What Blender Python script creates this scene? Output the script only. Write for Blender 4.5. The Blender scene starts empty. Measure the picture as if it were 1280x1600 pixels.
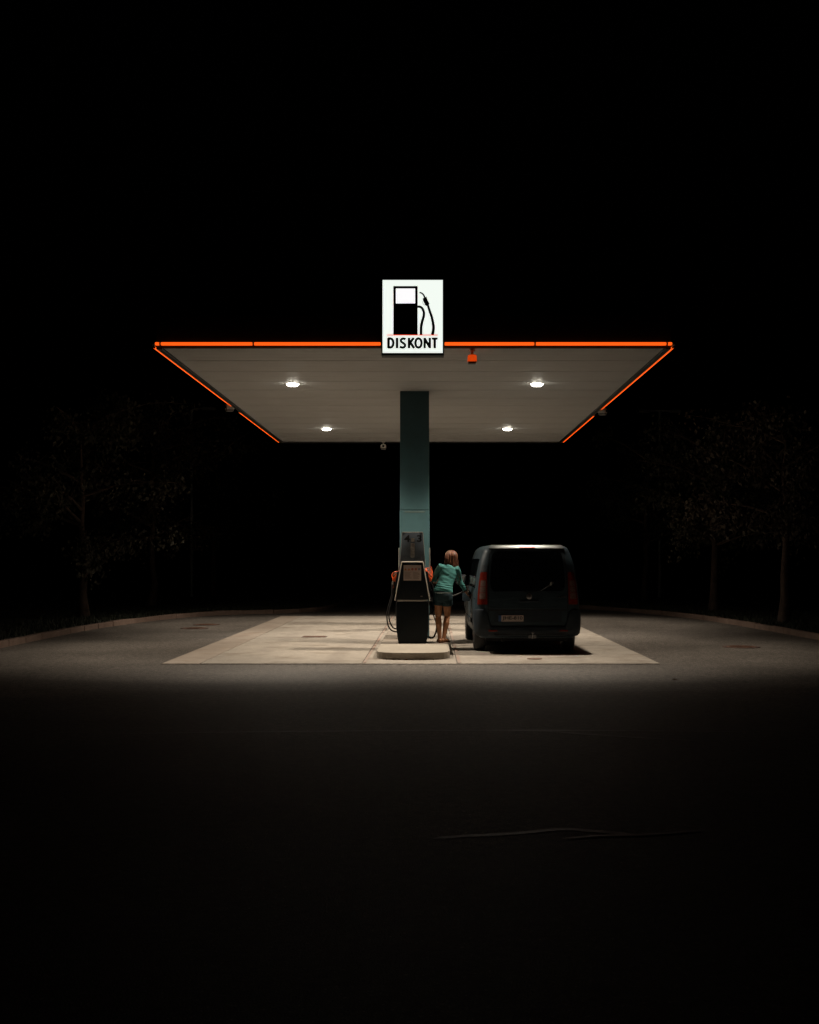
import bpy, bmesh, math, random
from mathutils import Vector, Matrix, noise
import numpy as np

random.seed(7)
R = math.radians
scene = bpy.context.scene
COL = scene.collection

# ------------------------------------------------------------------ camera, sky, exposure
cam_data = bpy.data.cameras.new("camera")
cam = bpy.data.objects.new("camera", cam_data)
COL.objects.link(cam)
cam.location = (0.0, 0.0, 1.75)
cam.rotation_euler = (R(90), 0, 0)
cam_data.sensor_fit = 'HORIZONTAL'
cam_data.sensor_width = 36.0
cam_data.lens = 54.0
cam_data.shift_x = -32.0 / 1280.0
cam_data.shift_y = 70.0 / 1280.0
cam_data.clip_end = 2000.0
scene.camera = cam

world = bpy.data.worlds.new("World")
scene.world = world
world.use_nodes = True
wn = world.node_tree
sky = wn.nodes.new("ShaderNodeTexSky")
sky.sky_type = 'NISHITA'
sky.sun_disc = False
sky.sun_elevation = R(-4.0)
sky.sun_rotation = R(200)
wn.links.new(sky.outputs[0], wn.nodes["Background"].inputs[0])
wn.nodes["Background"].inputs[1].default_value = 0.004

scene.view_settings.view_transform = 'Standard'
scene.view_settings.look = 'None'
scene.view_settings.exposure = 0.0
scene.view_settings.gamma = 1.0
scene.view_settings.use_curve_mapping = False

LAMP_POWER = 815.0        # each canopy downlight, watts
LAMP_COLOUR = (1.0, 0.87, 0.71)
# the luminaire's light distribution: degrees from straight down, relative intensity (wide beam, sharp cut-off)
LAMP_BEAM = [(0, .80), (20, .95), (33, 1.38), (41, 1.6), (45, 1.36), (49, .92), (53, .33), (57, .105), (62, .055), (67, .030), (72, .008), (90, .003)]

# ------------------------------------------------------------------ materials
def mat(name, col, rough=0.6, metal=0.0, var=0.0, vscale=3.0, bump=0.0, bscale=40.0,
        coat=0.0, emit=None, estr=0.0, col2=None, spec=0.5, detail=5.0):
    m = bpy.data.materials.new(name)
    m.use_nodes = True
    nt = m.node_tree
    b = nt.nodes["Principled BSDF"]
    b.inputs["Base Color"].default_value = (*col, 1)
    b.inputs["Roughness"].default_value = rough
    b.inputs["Metallic"].default_value = metal
    b.inputs["Specular IOR Level"].default_value = spec
    if coat:
        b.inputs["Coat Weight"].default_value = coat
        b.inputs["Coat Roughness"].default_value = 0.08
    if emit:
        b.inputs["Emission Color"].default_value = (*emit, 1)
        b.inputs["Emission Strength"].default_value = estr
    if var or bump or col2:
        g = nt.nodes.new("ShaderNodeTexCoord")
    if var or col2:
        n = nt.nodes.new("ShaderNodeTexNoise")
        n.inputs["Scale"].default_value = vscale
        n.inputs["Detail"].default_value = detail
        n.inputs["Roughness"].default_value = 0.62
        nt.links.new(g.outputs["Object"], n.inputs["Vector"])
        r = nt.nodes.new("ShaderNodeValToRGB")
        c2 = col2 or tuple(min(1, c * (1 + var)) for c in col)
        c1 = col if col2 else tuple(c * (1 - var) for c in col)
        r.color_ramp.elements[0].color = (*c1, 1)
        r.color_ramp.elements[1].color = (*c2, 1)
        r.color_ramp.elements[0].position = 0.33
        r.color_ramp.elements[1].position = 0.67
        nt.links.new(n.outputs["Fac"], r.inputs["Fac"])
        nt.links.new(r.outputs["Color"], b.inputs["Base Color"])
    if bump:
        n2 = nt.nodes.new("ShaderNodeTexNoise")
        n2.inputs["Scale"].default_value = bscale
        n2.inputs["Detail"].default_value = 3
        nt.links.new(g.outputs["Object"], n2.inputs["Vector"])
        bp = nt.nodes.new("ShaderNodeBump")
        bp.inputs["Strength"].default_value = bump
        bp.inputs["Distance"].default_value = 0.01
        nt.links.new(n2.outputs["Fac"], bp.inputs["Height"])
        nt.links.new(bp.outputs["Normal"], b.inputs["Normal"])
    return m

def ground_mat(name, c_lo, c_hi, stone, rough, bump, bscale, stain=None, spec=0.3, grit=0.0, tracks=False):
    """mineral surface: broad blotches, fine grit, darker stains, all in world metres"""
    m = bpy.data.materials.new(name)
    m.use_nodes = True
    nt = m.node_tree
    L = nt.links.new
    b = nt.nodes["Principled BSDF"]
    geo = nt.nodes.new("ShaderNodeNewGeometry")
    def noi(scale, detail=6, rgh=0.6):
        n = nt.nodes.new("ShaderNodeTexNoise")
        n.inputs["Scale"].default_value = scale
        n.inputs["Detail"].default_value = detail
        n.inputs["Roughness"].default_value = rgh
        L(geo.outputs["Position"], n.inputs["Vector"])
        return n
    def ramp(src, p0, p1, a, c):
        r = nt.nodes.new("ShaderNodeValToRGB")
        r.color_ramp.elements[0].position = p0
        r.color_ramp.elements[1].position = p1
        r.color_ramp.elements[0].color = (*a, 1)
        r.color_ramp.elements[1].color = (*c, 1)
        L(src, r.inputs["Fac"])
        return r
    def mixc(kind, fac, a, c):
        x = nt.nodes.new("ShaderNodeMix")
        x.data_type = 'RGBA'
        x.blend_type = kind
        if isinstance(fac, float):
            x.inputs["Factor"].default_value = fac
        else:
            L(fac, x.inputs["Factor"])
        L(a, x.inputs[6]); L(c, x.inputs[7])
        return x
    big = ramp(noi(0.55, 7, 0.65).outputs["Fac"], 0.36, 0.64, c_lo, c_hi)
    fine = ramp(noi(bscale, 2, 0.6).outputs["Fac"], 0.35, 0.68, (stone[0],) * 3, (stone[1],) * 3)
    out = mixc('MULTIPLY', 1.0, big.outputs["Color"], fine.outputs["Color"])
    mid = ramp(noi(4.0, 4, 0.7).outputs["Fac"], 0.3, 0.7, (0.88,) * 3, (1.08,) * 3)
    out = mixc('MULTIPLY', 1.0, out.outputs[2], mid.outputs["Color"])
    if grit:
        g1 = ramp(noi(11.0, 3, 0.75).outputs["Fac"], 0.34, 0.66, (1 - grit,) * 3, (1 + grit,) * 3)
        out = mixc('MULTIPLY', 1.0, out.outputs[2], g1.outputs["Color"])
        g2 = ramp(noi(46.0, 2, 0.7).outputs["Fac"], 0.58, 0.72, (1 - 0.25 * grit,) * 3, (1 + 6.0 * grit,) * 3)  # sparse bright chips, with the sparkle of the aggregate put into the colour
        out = mixc('MULTIPLY', 1.0, out.outputs[2], g2.outputs["Color"])
        g3 = ramp(noi(0.16, 4, 0.6).outputs["Fac"], 0.38, 0.62, (0.80,) * 3, (1.12,) * 3)
        out = mixc('MULTIPLY', 1.0, out.outputs[2], g3.outputs["Color"])
    if stain:
        st = ramp(noi(1.3, 5, 0.55).outputs["Fac"], 0.53, 0.69, (1, 1, 1), stain)
        out = mixc('MULTIPLY', 1.0, out.outputs[2], st.outputs["Color"])
    if tracks:
        dr = ramp(noi(5.0, 3, 0.5).outputs["Fac"], 0.66, 0.74, (1, 1, 1), (0.62, 0.59, 0.56))
        out = mixc('MULTIPLY', 1.0, out.outputs[2], dr.outputs["Color"])
        sx_ = nt.nodes.new("ShaderNodeSeparateXYZ"); L(geo.outputs["Position"], sx_.inputs[0])
        mr_ = nt.nodes.new("ShaderNodeMapRange"); mr_.inputs[1].default_value = -5.0; mr_.inputs[2].default_value = 5.0
        L(sx_.outputs["X"], mr_.inputs[0])
        tr_ = nt.nodes.new("ShaderNodeValToRGB"); te = tr_.color_ramp.elements
        te[0].position = 0.0; te[0].color = (0, 0, 0, 1); te[1].position = 1.0; te[1].color = (0, 0, 0, 1)
        for c in (-3.05, -1.62, 0.98, 2.50):
            for dx, v in ((-0.20, 0), (-0.08, 1), (0.08, 1), (0.20, 0)):
                e = te.new((c + dx + 5) / 10); e.color = (v, v, v, 1)
        L(mr_.outputs[0], tr_.inputs["Fac"])
        tn = ramp(noi(0.9, 5, 0.65).outputs["Fac"], 0.40, 0.62, (0, 0, 0), (1, 1, 1))
        tm = mixc('MULTIPLY', 1.0, tr_.outputs["Color"], tn.outputs["Color"])
        tc_ = nt.nodes.new("ShaderNodeRGB"); tc_.outputs[0].default_value = (0.24, 0.205, 0.175, 1)
        tf = nt.nodes.new("ShaderNodeMath"); tf.operation = 'MULTIPLY'; tf.inputs[1].default_value = 0.45
        L(tm.outputs[2], tf.inputs[0])
        out = mixc('MIX', tf.outputs[0], out.outputs[2], tc_.outputs[0])
    L(out.outputs[2], b.inputs["Base Color"])
    b.inputs["Roughness"].default_value = rough
    b.inputs["Specular IOR Level"].default_value = spec
    n2 = noi(bscale, 3, 0.7)
    bp = nt.nodes.new("ShaderNodeBump")
    bp.inputs["Strength"].default_value = bump
    bp.inputs["Distance"].default_value = 0.006
    L(n2.outputs["Fac"], bp.inputs["Height"])
    L(bp.outputs["Normal"], b.inputs["Normal"])
    return m

M = {}
M['asphalt'] = ground_mat("asphalt", (0.108, 0.095, 0.083), (0.152, 0.134, 0.117), (0.58, 1.42), 0.6, 1.0, 95.0, spec=0.14, grit=0.45)
M['tar'] = mat("tar", (0.20, 0.19, 0.18), 0.5, spec=0.4, var=0.3, vscale=9, bump=0.3, bscale=60)
M['concrete'] = ground_mat("concrete", (0.345, 0.305, 0.258), (0.415, 0.370, 0.315), (0.90, 1.08), 0.85, 0.25, 120.0, stain=(0.70, 0.665, 0.63), grit=0.07, tracks=True)
M['concrete_edge'] = ground_mat("concrete_edge", (0.30, 0.25, 0.205), (0.365, 0.31, 0.258), (0.9, 1.08), 0.85, 0.25, 120.0, stain=(0.82, 0.76, 0.72))
M['concrete_island'] = ground_mat("concrete_island", (0.35, 0.31, 0.255), (0.42, 0.375, 0.31), (0.92, 1.06), 0.85, 0.2, 120.0)
M['concrete_old'] = ground_mat("concrete_old", (0.27, 0.23, 0.19), (0.33, 0.285, 0.235), (0.9, 1.08), 0.85, 0.25, 120.0, stain=(0.75, 0.7, 0.66))
M['joint'] = mat("joint", (0.10, 0.08, 0.065), 0.9, var=0.4, vscale=4)
M['red_line'] = mat("red_line", (0.33, 0.285, 0.24), 0.8, col2=(0.31, 0.19, 0.145), vscale=3.4)
M['kerb'] = ground_mat("kerb_stone", (0.15, 0.10, 0.078), (0.25, 0.175, 0.138), (0.8, 1.15), 0.85, 0.5, 70.0)
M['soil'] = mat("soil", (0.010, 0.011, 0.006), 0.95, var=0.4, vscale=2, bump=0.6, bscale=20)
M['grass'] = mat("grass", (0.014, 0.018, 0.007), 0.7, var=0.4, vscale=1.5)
M['iron'] = mat("rusty_iron", (0.16, 0.085, 0.055), 0.75, 0.3, var=0.35, vscale=14, bump=0.4, bscale=60)
M['iron_dark'] = mat("dark_iron", (0.09, 0.055, 0.045), 0.7, 0.3, var=0.3, vscale=14)
M['ceiling'] = mat("ceiling_paint", (0.515, 0.520, 0.515), 0.55, var=0.05, vscale=1.2)
M['fascia'] = mat("fascia_paint", (0.012, 0.017, 0.018), 0.45, var=0.2, vscale=3)
M['deck'] = mat("roof_deck", (0.02, 0.02, 0.02), 0.8, var=0.2, vscale=3)
M['tube'] = mat("neon_orange", (0.8, 0.12, 0.02), 0.4, emit=(1.0, 0.112, 0.008), estr=1.12)
M['orange_added_glow'] = mat("orange_added_glow", (0.6, 0.09, 0.015), 0.4, emit=(1.0, 0.085, 0.006), estr=0.55, var=0.15, vscale=9)  # glow added to the fixture by the sign; reflected light left it too dark
M['tube_cap'] = mat("tube_cap", (0.55, 0.5, 0.45), 0.4, var=0.1, vscale=30)
M['teal'] = mat("teal_paint", (0.027, 0.066, 0.072), 0.5, var=0.14, vscale=2.2, bump=0.05, bscale=30)
M['teal_strip'] = mat("teal_strip", (0.055, 0.085, 0.080), 0.55, var=0.35, vscale=9)
M['sign_face'] = mat("sign_face", (0.8, 0.85, 0.8), 0.35, emit=(0.935, 1.0, 0.93), estr=0.97)
M['sign_window'] = mat("sign_window", (0.85, 0.85, 0.85), 0.35, emit=(1.0, 0.985, 0.99), estr=1.0)
M['sign_black'] = mat("sign_black", (0.006, 0.016, 0.017), 0.5, var=0.2, vscale=9)
M['sign_red'] = mat("sign_red", (0.5, 0.06, 0.02), 0.5, emit=(0.9, 0.07, 0.03), estr=0.75)
M['lens'] = mat("lamp_lens", (0.8, 0.8, 0.8), 0.3, emit=(1.0, 0.93, 0.80), estr=32.0)
M['white_plastic'] = mat("white_plastic", (0.72, 0.70, 0.66), 0.4, var=0.06, vscale=20)
M['grey_plastic'] = mat("grey_plastic", (0.18, 0.18, 0.18), 0.45, var=0.1, vscale=20)
M['black_glass'] = mat("black_glass", (0.006, 0.006, 0.007), 0.08)
M['pump_black'] = mat("pump_black", (0.006, 0.008, 0.010), 0.5, spec=0.12, var=0.2, vscale=6, bump=0.04, bscale=200)
M['pump_grey'] = mat("pump_grey", (0.105, 0.125, 0.150), 0.45, 0.25, var=0.10, vscale=7)
M['digit'] = mat("digit_black", (0.006, 0.006, 0.007), 0.6, var=0.2, vscale=9)
M['steel'] = mat("brushed_steel", (0.46, 0.43, 0.39), 0.36, 0.75, var=0.08, vscale=12)
M['pale_metal'] = mat("pale_metal", (0.62, 0.56, 0.48), 0.45, 0.2, var=0.06, vscale=12)
M['rubber'] = mat("rubber", (0.010, 0.010, 0.011), 0.55, var=0.2, vscale=20)
M['orange'] = mat("orange_plastic", (0.72, 0.095, 0.012), 0.42, var=0.08, vscale=20)
M['paper'] = mat("notice_paper", (0.40, 0.31, 0.27), 0.6, var=0.06, vscale=12)
M['ink_orange'] = mat("ink_orange", (0.42, 0.12, 0.03), 0.6, var=0.1, vscale=60)
M['ink_red'] = mat("ink_red", (0.38, 0.10, 0.06), 0.6, var=0.1, vscale=60)
M['ink_blue'] = mat("ink_blue", (0.14, 0.14, 0.19), 0.6, var=0.1, vscale=60)
M['ink_grey'] = mat("ink_grey", (0.22, 0.17, 0.155), 0.6, var=0.15, vscale=60)
M['sticker'] = mat("faded_sticker", (0.28, 0.27, 0.25), 0.6, var=0.35, vscale=22)
M['sticker_sq'] = mat("sticker_square", (0.50, 0.46, 0.40), 0.6, var=0.2, vscale=60)
M['van_paint'] = mat("van_paint", (0.018, 0.031, 0.040), 0.5, 0.1, coat=0.06, spec=0.22, var=0.12, vscale=4, bump=0.02, bscale=12)
M['van_plastic'] = mat("van_plastic", (0.010, 0.016, 0.022), 0.55, spec=0.22, var=0.15, vscale=12, bump=0.05, bscale=250)
M['van_dark'] = mat("van_underside", (0.006, 0.006, 0.006), 0.9, var=0.2, vscale=6)
M['van_glass'] = mat("van_glass", (0.004, 0.005, 0.006), 0.05, spec=0.6)
M['tail_red'] = mat("tail_red", (0.13, 0.014, 0.008), 0.15, coat=0.6, var=0.2, vscale=30)
M['tail_clear'] = mat("tail_clear", (0.12, 0.075, 0.066), 0.2, coat=0.6, var=0.25, vscale=26)
M['brake_red'] = mat("brake_red", (0.50, 0.05, 0.025), 0.2, coat=0.5, var=0.1, vscale=30)
M['plate'] = mat("plate_white", (0.34, 0.275, 0.245), 0.45, var=0.08, vscale=30)
M['plate_blue'] = mat("plate_blue", (0.012, 0.05, 0.13), 0.45, var=0.1, vscale=30)
M['chrome'] = mat("chrome", (0.55, 0.55, 0.55), 0.18, 0.9, var=0.05, vscale=20)
M['dim_chrome'] = mat("dim_chrome", (0.16, 0.16, 0.165), 0.3, 0.8, var=0.1, vscale=20)
M['alloy'] = mat("wheel_alloy", (0.20, 0.20, 0.205), 0.4, 0.7, var=0.1, vscale=20)
M['lip_highlight'] = mat("lip_painted_highlight", (0.075, 0.083, 0.082), 0.35, 0.4, var=0.12, vscale=8)  # lighter than the van paint: the roof edge's highlight put into the colour
M['skin'] = mat("skin", (0.40, 0.172, 0.078), 0.5, var=0.10, vscale=9)
M['hair'] = mat("hair", (0.030, 0.011, 0.006), 0.48, spec=0.3, col2=(0.135, 0.050, 0.025), vscale=30)
hn = M['hair'].node_tree
hm_ = hn.nodes.new("ShaderNodeMapping"); hm_.inputs["Scale"].default_value = (4.5, 4.5, 0.35)
htc = next(n for n in hn.nodes if n.type == 'TEX_COORD'); htn = next(n for n in hn.nodes if n.type == 'TEX_NOISE')
hn.links.new(htc.outputs["Object"], hm_.inputs["Vector"]); hn.links.new(hm_.outputs["Vector"], htn.inputs["Vector"])
M['hair_light'] = mat("hair_light", (0.20, 0.080, 0.038), 0.42, var=0.3, vscale=18)
M['knit'] = mat("teal_knit", (0.042, 0.190, 0.174), 0.85, var=0.10, vscale=16, bump=0.25, bscale=220)
M['shorts'] = mat("dark_denim", (0.005, 0.026, 0.033), 0.8, var=0.25, vscale=24, bump=0.2, bscale=240)
M['belt'] = mat("pale_shirt_hem", (0.33, 0.40, 0.40), 0.8, var=0.1, vscale=40)
M['sandal'] = mat("sandal_leather", (0.16, 0.06, 0.028), 0.6, var=0.2, vscale=30)
M['eye'] = mat("eye", (0.6, 0.58, 0.55), 0.2, var=0.02, vscale=90)
M['lip'] = mat("lip", (0.35, 0.10, 0.08), 0.5, var=0.05, vscale=90)
M['bark'] = mat("bark", (0.075, 0.050, 0.037), 0.9, var=0.35, vscale=8, bump=0.8, bscale=22)
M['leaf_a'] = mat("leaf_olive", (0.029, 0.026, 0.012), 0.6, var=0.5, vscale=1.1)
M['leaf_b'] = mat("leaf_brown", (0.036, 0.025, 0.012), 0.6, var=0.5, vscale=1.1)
M['post'] = mat("galvanised", (0.24, 0.25, 0.25), 0.5, 0.5, var=0.12, vscale=5)
M['dry_leaf'] = mat("dry_leaf", (0.32, 0.17, 0.07), 0.7, var=0.2, vscale=60)

# ------------------------------------------------------------------ mesh helpers
class MB:
    """collects simple solids; build() links them as ONE mesh object"""
    def __init__(self):
        self.v = []; self.f = []
    def add(self, vs, fs):
        o = len(self.v)
        self.v += [tuple(p) for p in vs]
        self.f += [tuple(i + o for i in f) for f in fs]
        return self
    def box(self, x0, x1, y0, y1, z0, z1, bev=0.0):
        if bev <= 0:
            vs = [(x, y, z) for z in (z0, z1) for y in (y0, y1) for x in (x0, x1)]
            fs = [(0, 2, 3, 1), (4, 5, 7, 6), (0, 1, 5, 4), (1, 3, 7, 5), (3, 2, 6, 7), (2, 0, 4, 6)]
            return self.add(vs, fs)
        bm = bmesh.new()
        bmesh.ops.create_cube(bm, size=1.0)
        for p in bm.verts:
            p.co = Vector(((x0 + x1) / 2 + p.co.x * (x1 - x0), (y0 + y1) / 2 + p.co.y * (y1 - y0), (z0 + z1) / 2 + p.co.z * (z1 - z0)))
        bmesh.ops.bevel(bm, geom=list(bm.edges), offset=bev, segments=2, affect='EDGES', profile=0.6)
        return self.bm(bm)
    def bm(self, bm):
        bm.verts.index_update()
        vs = [tuple(p.co) for p in bm.verts]
        fs = [tuple(p.index for p in f.verts) for f in bm.faces]
        bm.free()
        return self.add(vs, fs)
    def prism(self, poly, axis, a, b, bev=0.0):
        """polygon (2D) extruded along axis between a and b; axis 'x': (y,z), 'y': (x,z), 'z': (x,y)"""
        n = len(poly)
        def P(p, t):
            return {'x': (t, p[0], p[1]), 'y': (p[0], t, p[1]), 'z': (p[0], p[1], t)}[axis]
        vs = [P(p, a) for p in poly] + [P(p, b) for p in poly]
        fs = [tuple(range(n)), tuple(range(2 * n - 1, n - 1, -1))] + [(i, i + n, (i + 1) % n + n, (i + 1) % n) for i in range(n)]
        if bev:
            bm = bmesh.new()
            vv = [bm.verts.new(p) for p in vs]
            for f in fs:
                bm.faces.new([vv[i] for i in f])
            bmesh.ops.recalc_face_normals(bm, faces=bm.faces)
            ed = [e for e in bm.edges if len(e.link_faces) == 2 and e.calc_face_angle(0) > 0.5]
            bmesh.ops.bevel(bm, geom=ed, offset=bev, segments=2, affect='EDGES', profile=0.6)
            return self.bm(bm)
        return self.add(vs, fs)
    def loft(self, rings, cap=True, closed=True):
        n = len(rings[0])
        vs = [p for r in rings for p in r]
        fs = []
        for k in range(len(rings) - 1):
            for i in range(n if closed else n - 1):
                j = (i + 1) % n
                fs.append((k * n + i, k * n + j, (k + 1) * n + j, (k + 1) * n + i))
        if cap:
            fs.append(tuple(range(n - 1, -1, -1)))
            fs.append(tuple(range((len(rings) - 1) * n, len(rings) * n)))
        return self.add(vs, fs)
    def tube(self, pts, rad, seg=8, cap=True, lateral=None, squash=1.0):
        pts = [Vector(p) for p in pts]
        rings = []
        up = Vector(lateral) if lateral else Vector((0.31, 0.2, 0.93))
        for i, p in enumerate(pts):
            t = (pts[min(i + 1, len(pts) - 1)] - pts[max(i - 1, 0)]).normalized()
            u = up - t * up.dot(t)
            if u.length < 1e-4:
                u = t.orthogonal()
            u.normalize()
            if not lateral:
                up = u
            w = t.cross(u)
            r = rad[i] if isinstance(rad, (list, tuple)) else rad
            if isinstance(r, (list, tuple)):
                ra, rb = r
            else:
                ra, rb = r, r * squash
            rings.append([p + u * ra * math.cos(a) + w * rb * math.sin(a) for a in [2 * math.pi * s / seg for s in range(seg)]])
        return self.loft(rings, cap)
    def lathe(self, prof, c=(0, 0, 0), axis='z', seg=24):
        rings = []
        for r, h in prof:
            ring = []
            for s in range(seg):
                a = 2 * math.pi * s / seg
                q = (r * math.cos(a), r * math.sin(a))
                ring.append({'z': (c[0] + q[0], c[1] + q[1], c[2] + h), 'x': (c[0] + h, c[1] + q[0], c[2] + q[1]), 'y': (c[0] + q[0], c[1] + h, c[2] + q[1])}[axis])
            rings.append(ring)
        return self.loft(rings)
    def ball(self, c, rx, ry, rz, seg=14, rows=9):
        rings = []
        for k in range(rows + 1):
            a = math.pi * k / rows
            s = max(math.sin(a), 0.02)
            rings.append([(c[0] + rx * s * math.cos(2 * math.pi * i / seg), c[1] + ry * s * math.sin(2 * math.pi * i / seg), c[2] - rz * math.cos(a)) for i in range(seg)])
        return self.loft(rings)
    def mesh(self, name, smooth=False, angle=40):
        me = bpy.data.meshes.new(name)
        me.from_pydata(self.v, [], self.f)
        bm = bmesh.new(); bm.from_mesh(me)
        bmesh.ops.recalc_face_normals(bm, faces=bm.faces)
        bm.to_mesh(me); bm.free()
        if smooth:
            me.shade_smooth()
            try:
                me.set_sharp_from_angle(angle=R(angle))
            except Exception:
                pass
        return me
    def build(self, name, m, parent=None, smooth=False, loc=None, angle=40):
        return link(name, self.mesh(name, smooth, angle), m, parent, loc)

def link(name, me, m, parent=None, loc=None, rot=None):
    o = bpy.data.objects.new(name, me)
    COL.objects.link(o)
    if m is not None:
        mm = M[m] if isinstance(m, str) else m
        if not me.materials:
            me.materials.append(mm)
    if parent is not None:
        o.parent = parent
    if loc is not None:
        o.location = loc
    if rot is not None:
        o.rotation_euler = rot
    return o

def tag(o, label=None, cat=None, group=None, kind=None):
    if label: o["label"] = label
    if cat: o["category"] = cat
    if group: o["group"] = group
    if kind: o["kind"] = kind
    return o

def thing(name, label, cat, loc=(0, 0, 0), rz=0.0, group=None):
    o = bpy.data.objects.new(name, None)
    COL.objects.link(o)
    o.location = loc
    o.rotation_euler = (0, 0, rz)
    o.empty_display_size = 0.2
    return tag(o, label, cat, group)

def spline(pts, n=8):
    """Catmull-Rom through the points"""
    P = [Vector(p) for p in pts]
    P = [P[0] * 2 - P[1]] + P + [P[-1] * 2 - P[-2]]
    out = []
    for i in range(1, len(P) - 2):
        a, b, c, d = P[i - 1:i + 3]
        for k in range(n):
            t = k / n
            out.append(0.5 * ((2 * b) + (c - a) * t + (2 * a - 5 * b + 4 * c - d) * t * t + (3 * b - a - 3 * c + d) * t ** 3))
    out.append(P[-2])
    return out

def text_mesh(name, s, x0, x1, z0, z1, y, depth, bold=0.0, font_squeeze=True):
    """letters as real geometry standing in the x-z plane facing -y, fitted to a box"""
    cu = bpy.data.curves.new(name, 'FONT')
    cu.body = s
    cu.size = 1.0
    cu.offset = bold
    cu.extrude = 0.5
    cu.resolution_u = 4
    ob = bpy.data.objects.new(name, cu)
    COL.objects.link(ob)
    dg = bpy.context.evaluated_depsgraph_get()
    me = bpy.data.meshes.new_from_object(ob.evaluated_get(dg))
    bpy.data.objects.remove(ob)
    co = np.empty(len(me.vertices) * 3); me.vertices.foreach_get("co", co)
    co = co.reshape(-1, 3)
    lo, hi = co.min(0), co.max(0)
    sz = np.where(hi - lo < 1e-6, 1, hi - lo)
    t = (co - lo) / sz
    out = np.stack([x0 + t[:, 0] * (x1 - x0), y + (1 - t[:, 2]) * depth, z0 + t[:, 1] * (z1 - z0)], 1)
    me.vertices.foreach_set("co", out.reshape(-1))
    me.update()
    me.materials.clear()
    me.name = name
    return me

def evaluated(ob):
    dg = bpy.context.evaluated_depsgraph_get()
    return bpy.data.meshes.new_from_object(ob.evaluated_get(dg))

# ================================================================== GROUND
CX = -0.29                     # centre line of the station
def sheet(name, poly, z, m, kind='structure', parent=None):
    me = bpy.data.meshes.new(name)
    me.from_pydata([(x, y, z) for x, y in poly], [], [tuple(range(len(poly)))])
    o = link(name, me, m, parent)
    if kind and parent is None:
        o["kind"] = kind
    return o
asphalt = sheet("asphalt_ground", [(-400, -60), (400, -60), (400, 700), (-400, 700)], 0.0, 'asphalt')

# seams and tar strips across the forecourt
def ribbon(path, w, z, jitter=0.0):
    P = [Vector((*p, 0)) for p in path]
    P = spline(P, 10)
    vs = []; fs = []
    for i, p in enumerate(P):
        t = (P[min(i + 1, len(P) - 1)] - P[max(i - 1, 0)]).normalized()
        nrm = Vector((-t.y, t.x, 0))
        k = min(1, min(i, len(P) - 1 - i) / 4 + 0.12)
        a = w * k * (1 + jitter * noise.noise(p * 3.1))
        b = w * k * (1 + jitter * noise.noise(p * 3.7 + Vector((9, 2, 1))))
        vs += [(p.x + nrm.x * a, p.y + nrm.y * a, z), (p.x - nrm.x * b, p.y - nrm.y * b, z)]
        if i:
            j = 2 * i
            fs.append((j - 2, j - 1, j + 1, j))
    return MB().add(vs, fs)
ribbon([(-3.2, 12.12), (-1.6, 12.27), (0, 12.36), (1.6, 12.36), (3.3, 12.25)], 0.028, 0.004, 0.6).build("paving_seam", 'tar', asphalt)
ribbon([(1.1, 12.30), (1.9, 11.9), (2.6, 11.6)], 0.022, 0.008, 0.6).build("paving_seam", 'tar', asphalt)
ribbon([(0.02, 7.62), (0.25, 7.69), (0.55, 7.76), (0.85, 7.89), (1.05, 7.82), (1.3, 7.72)], 0.035, 0.004, 0.7).build("tar_seal", 'tar', asphalt)
ribbon([(0.82, 7.60), (1.05, 7.68), (1.35, 7.72), (1.8, 7.85)], 0.022, 0.007, 0.7).build("tar_seal", 'tar', asphalt)

# concrete apron under the canopy: slabs one by one
X0, X1 = -4.375, 3.75
YF, YB = 20.0, 36.1
apron = bpy.data.objects.new("concrete_apron", None); COL.objects.link(apron); apron.location = (0, YF, 0)
apron["kind"] = "structure"
sheet("joint_bed", [(X0, 0.0), (X1, 0.0), (X1, YB - YF), (X0, YB - YF)], 0.004, 'joint', parent=apron)
xj = [X0, X0 + 0.62, -1.11, 0.445, X1]
yj = [20.0, 24.05, 28.1, 32.1, YB]
for i in range(4):
    for j in range(4):
        g = 0.007
        a, b = xj[i] + (g if i else 0), xj[i + 1] - (g if i < 3 else 0)
        c, d = yj[j] + (g if j else 0) - YF, yj[j + 1] - (g if j < 3 else 0) - YF
        m = 'concrete_edge' if i == 0 else 'concrete'
        dz = random.uniform(-0.0015, 0.0015)
        MB().box(a, b, c, d, -0.1, 0.012 + dz, 0.004).build("slab", m, apron)
for x in (-1.11, 0.445):
    for (a, b) in ((0.1, 4.0), (4.1, 8.0), (8.15, 12.0), (12.15, 16.0)):
        sheet("painted_line", [(x + 0.012, a), (x + 0.062, a), (x + 0.062, b), (x + 0.012, b)], 0.0185, 'red_line', parent=apron)

# pump island with rounded ends
def island_outline(y0, y1, hw, cap, n=14):
    pts = []
    for k in range(n + 1):
        a = math.pi * k / n
        c, s = math.cos(a), math.sin(a)
        e = 0.72
        pts.append((CX + hw * (abs(c) ** e) * (1 if c >= 0 else -1), y0 + cap - cap * abs(s) ** e))
    pts = pts[::-1]
    for k in range(n + 1):
        a = math.pi * k / n
        c, s = math.cos(a), math.sin(a)
        pts.append((CX + hw * (abs(c) ** 0.72) * (1 if c >= 0 else -1), y1 - cap + cap * abs(s) ** 0.72))
    return pts
island = thing("pump_island", "long raised concrete pump island with a rounded front end", "kerb island", (0, 20.72, 0))
def island_piece(nm, y0, y1, m, hw=0.635, round_front=False, round_back=False):
    full = island_outline(20.72, 34.2, hw, 0.62)
    cl = [(x, min(max(y, y0), y1)) for x, y in full]
    out = []
    for p in cl:
        if not out or (abs(p[0] - out[-1][0]) + abs(p[1] - out[-1][1])) > 1e-4:
            out.append(p)
    out = [(x, y - 20.72) for x, y in out]
    MB().prism(out, 'z', 0.0, 0.13, 0.012).build(nm, m, island)
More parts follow.
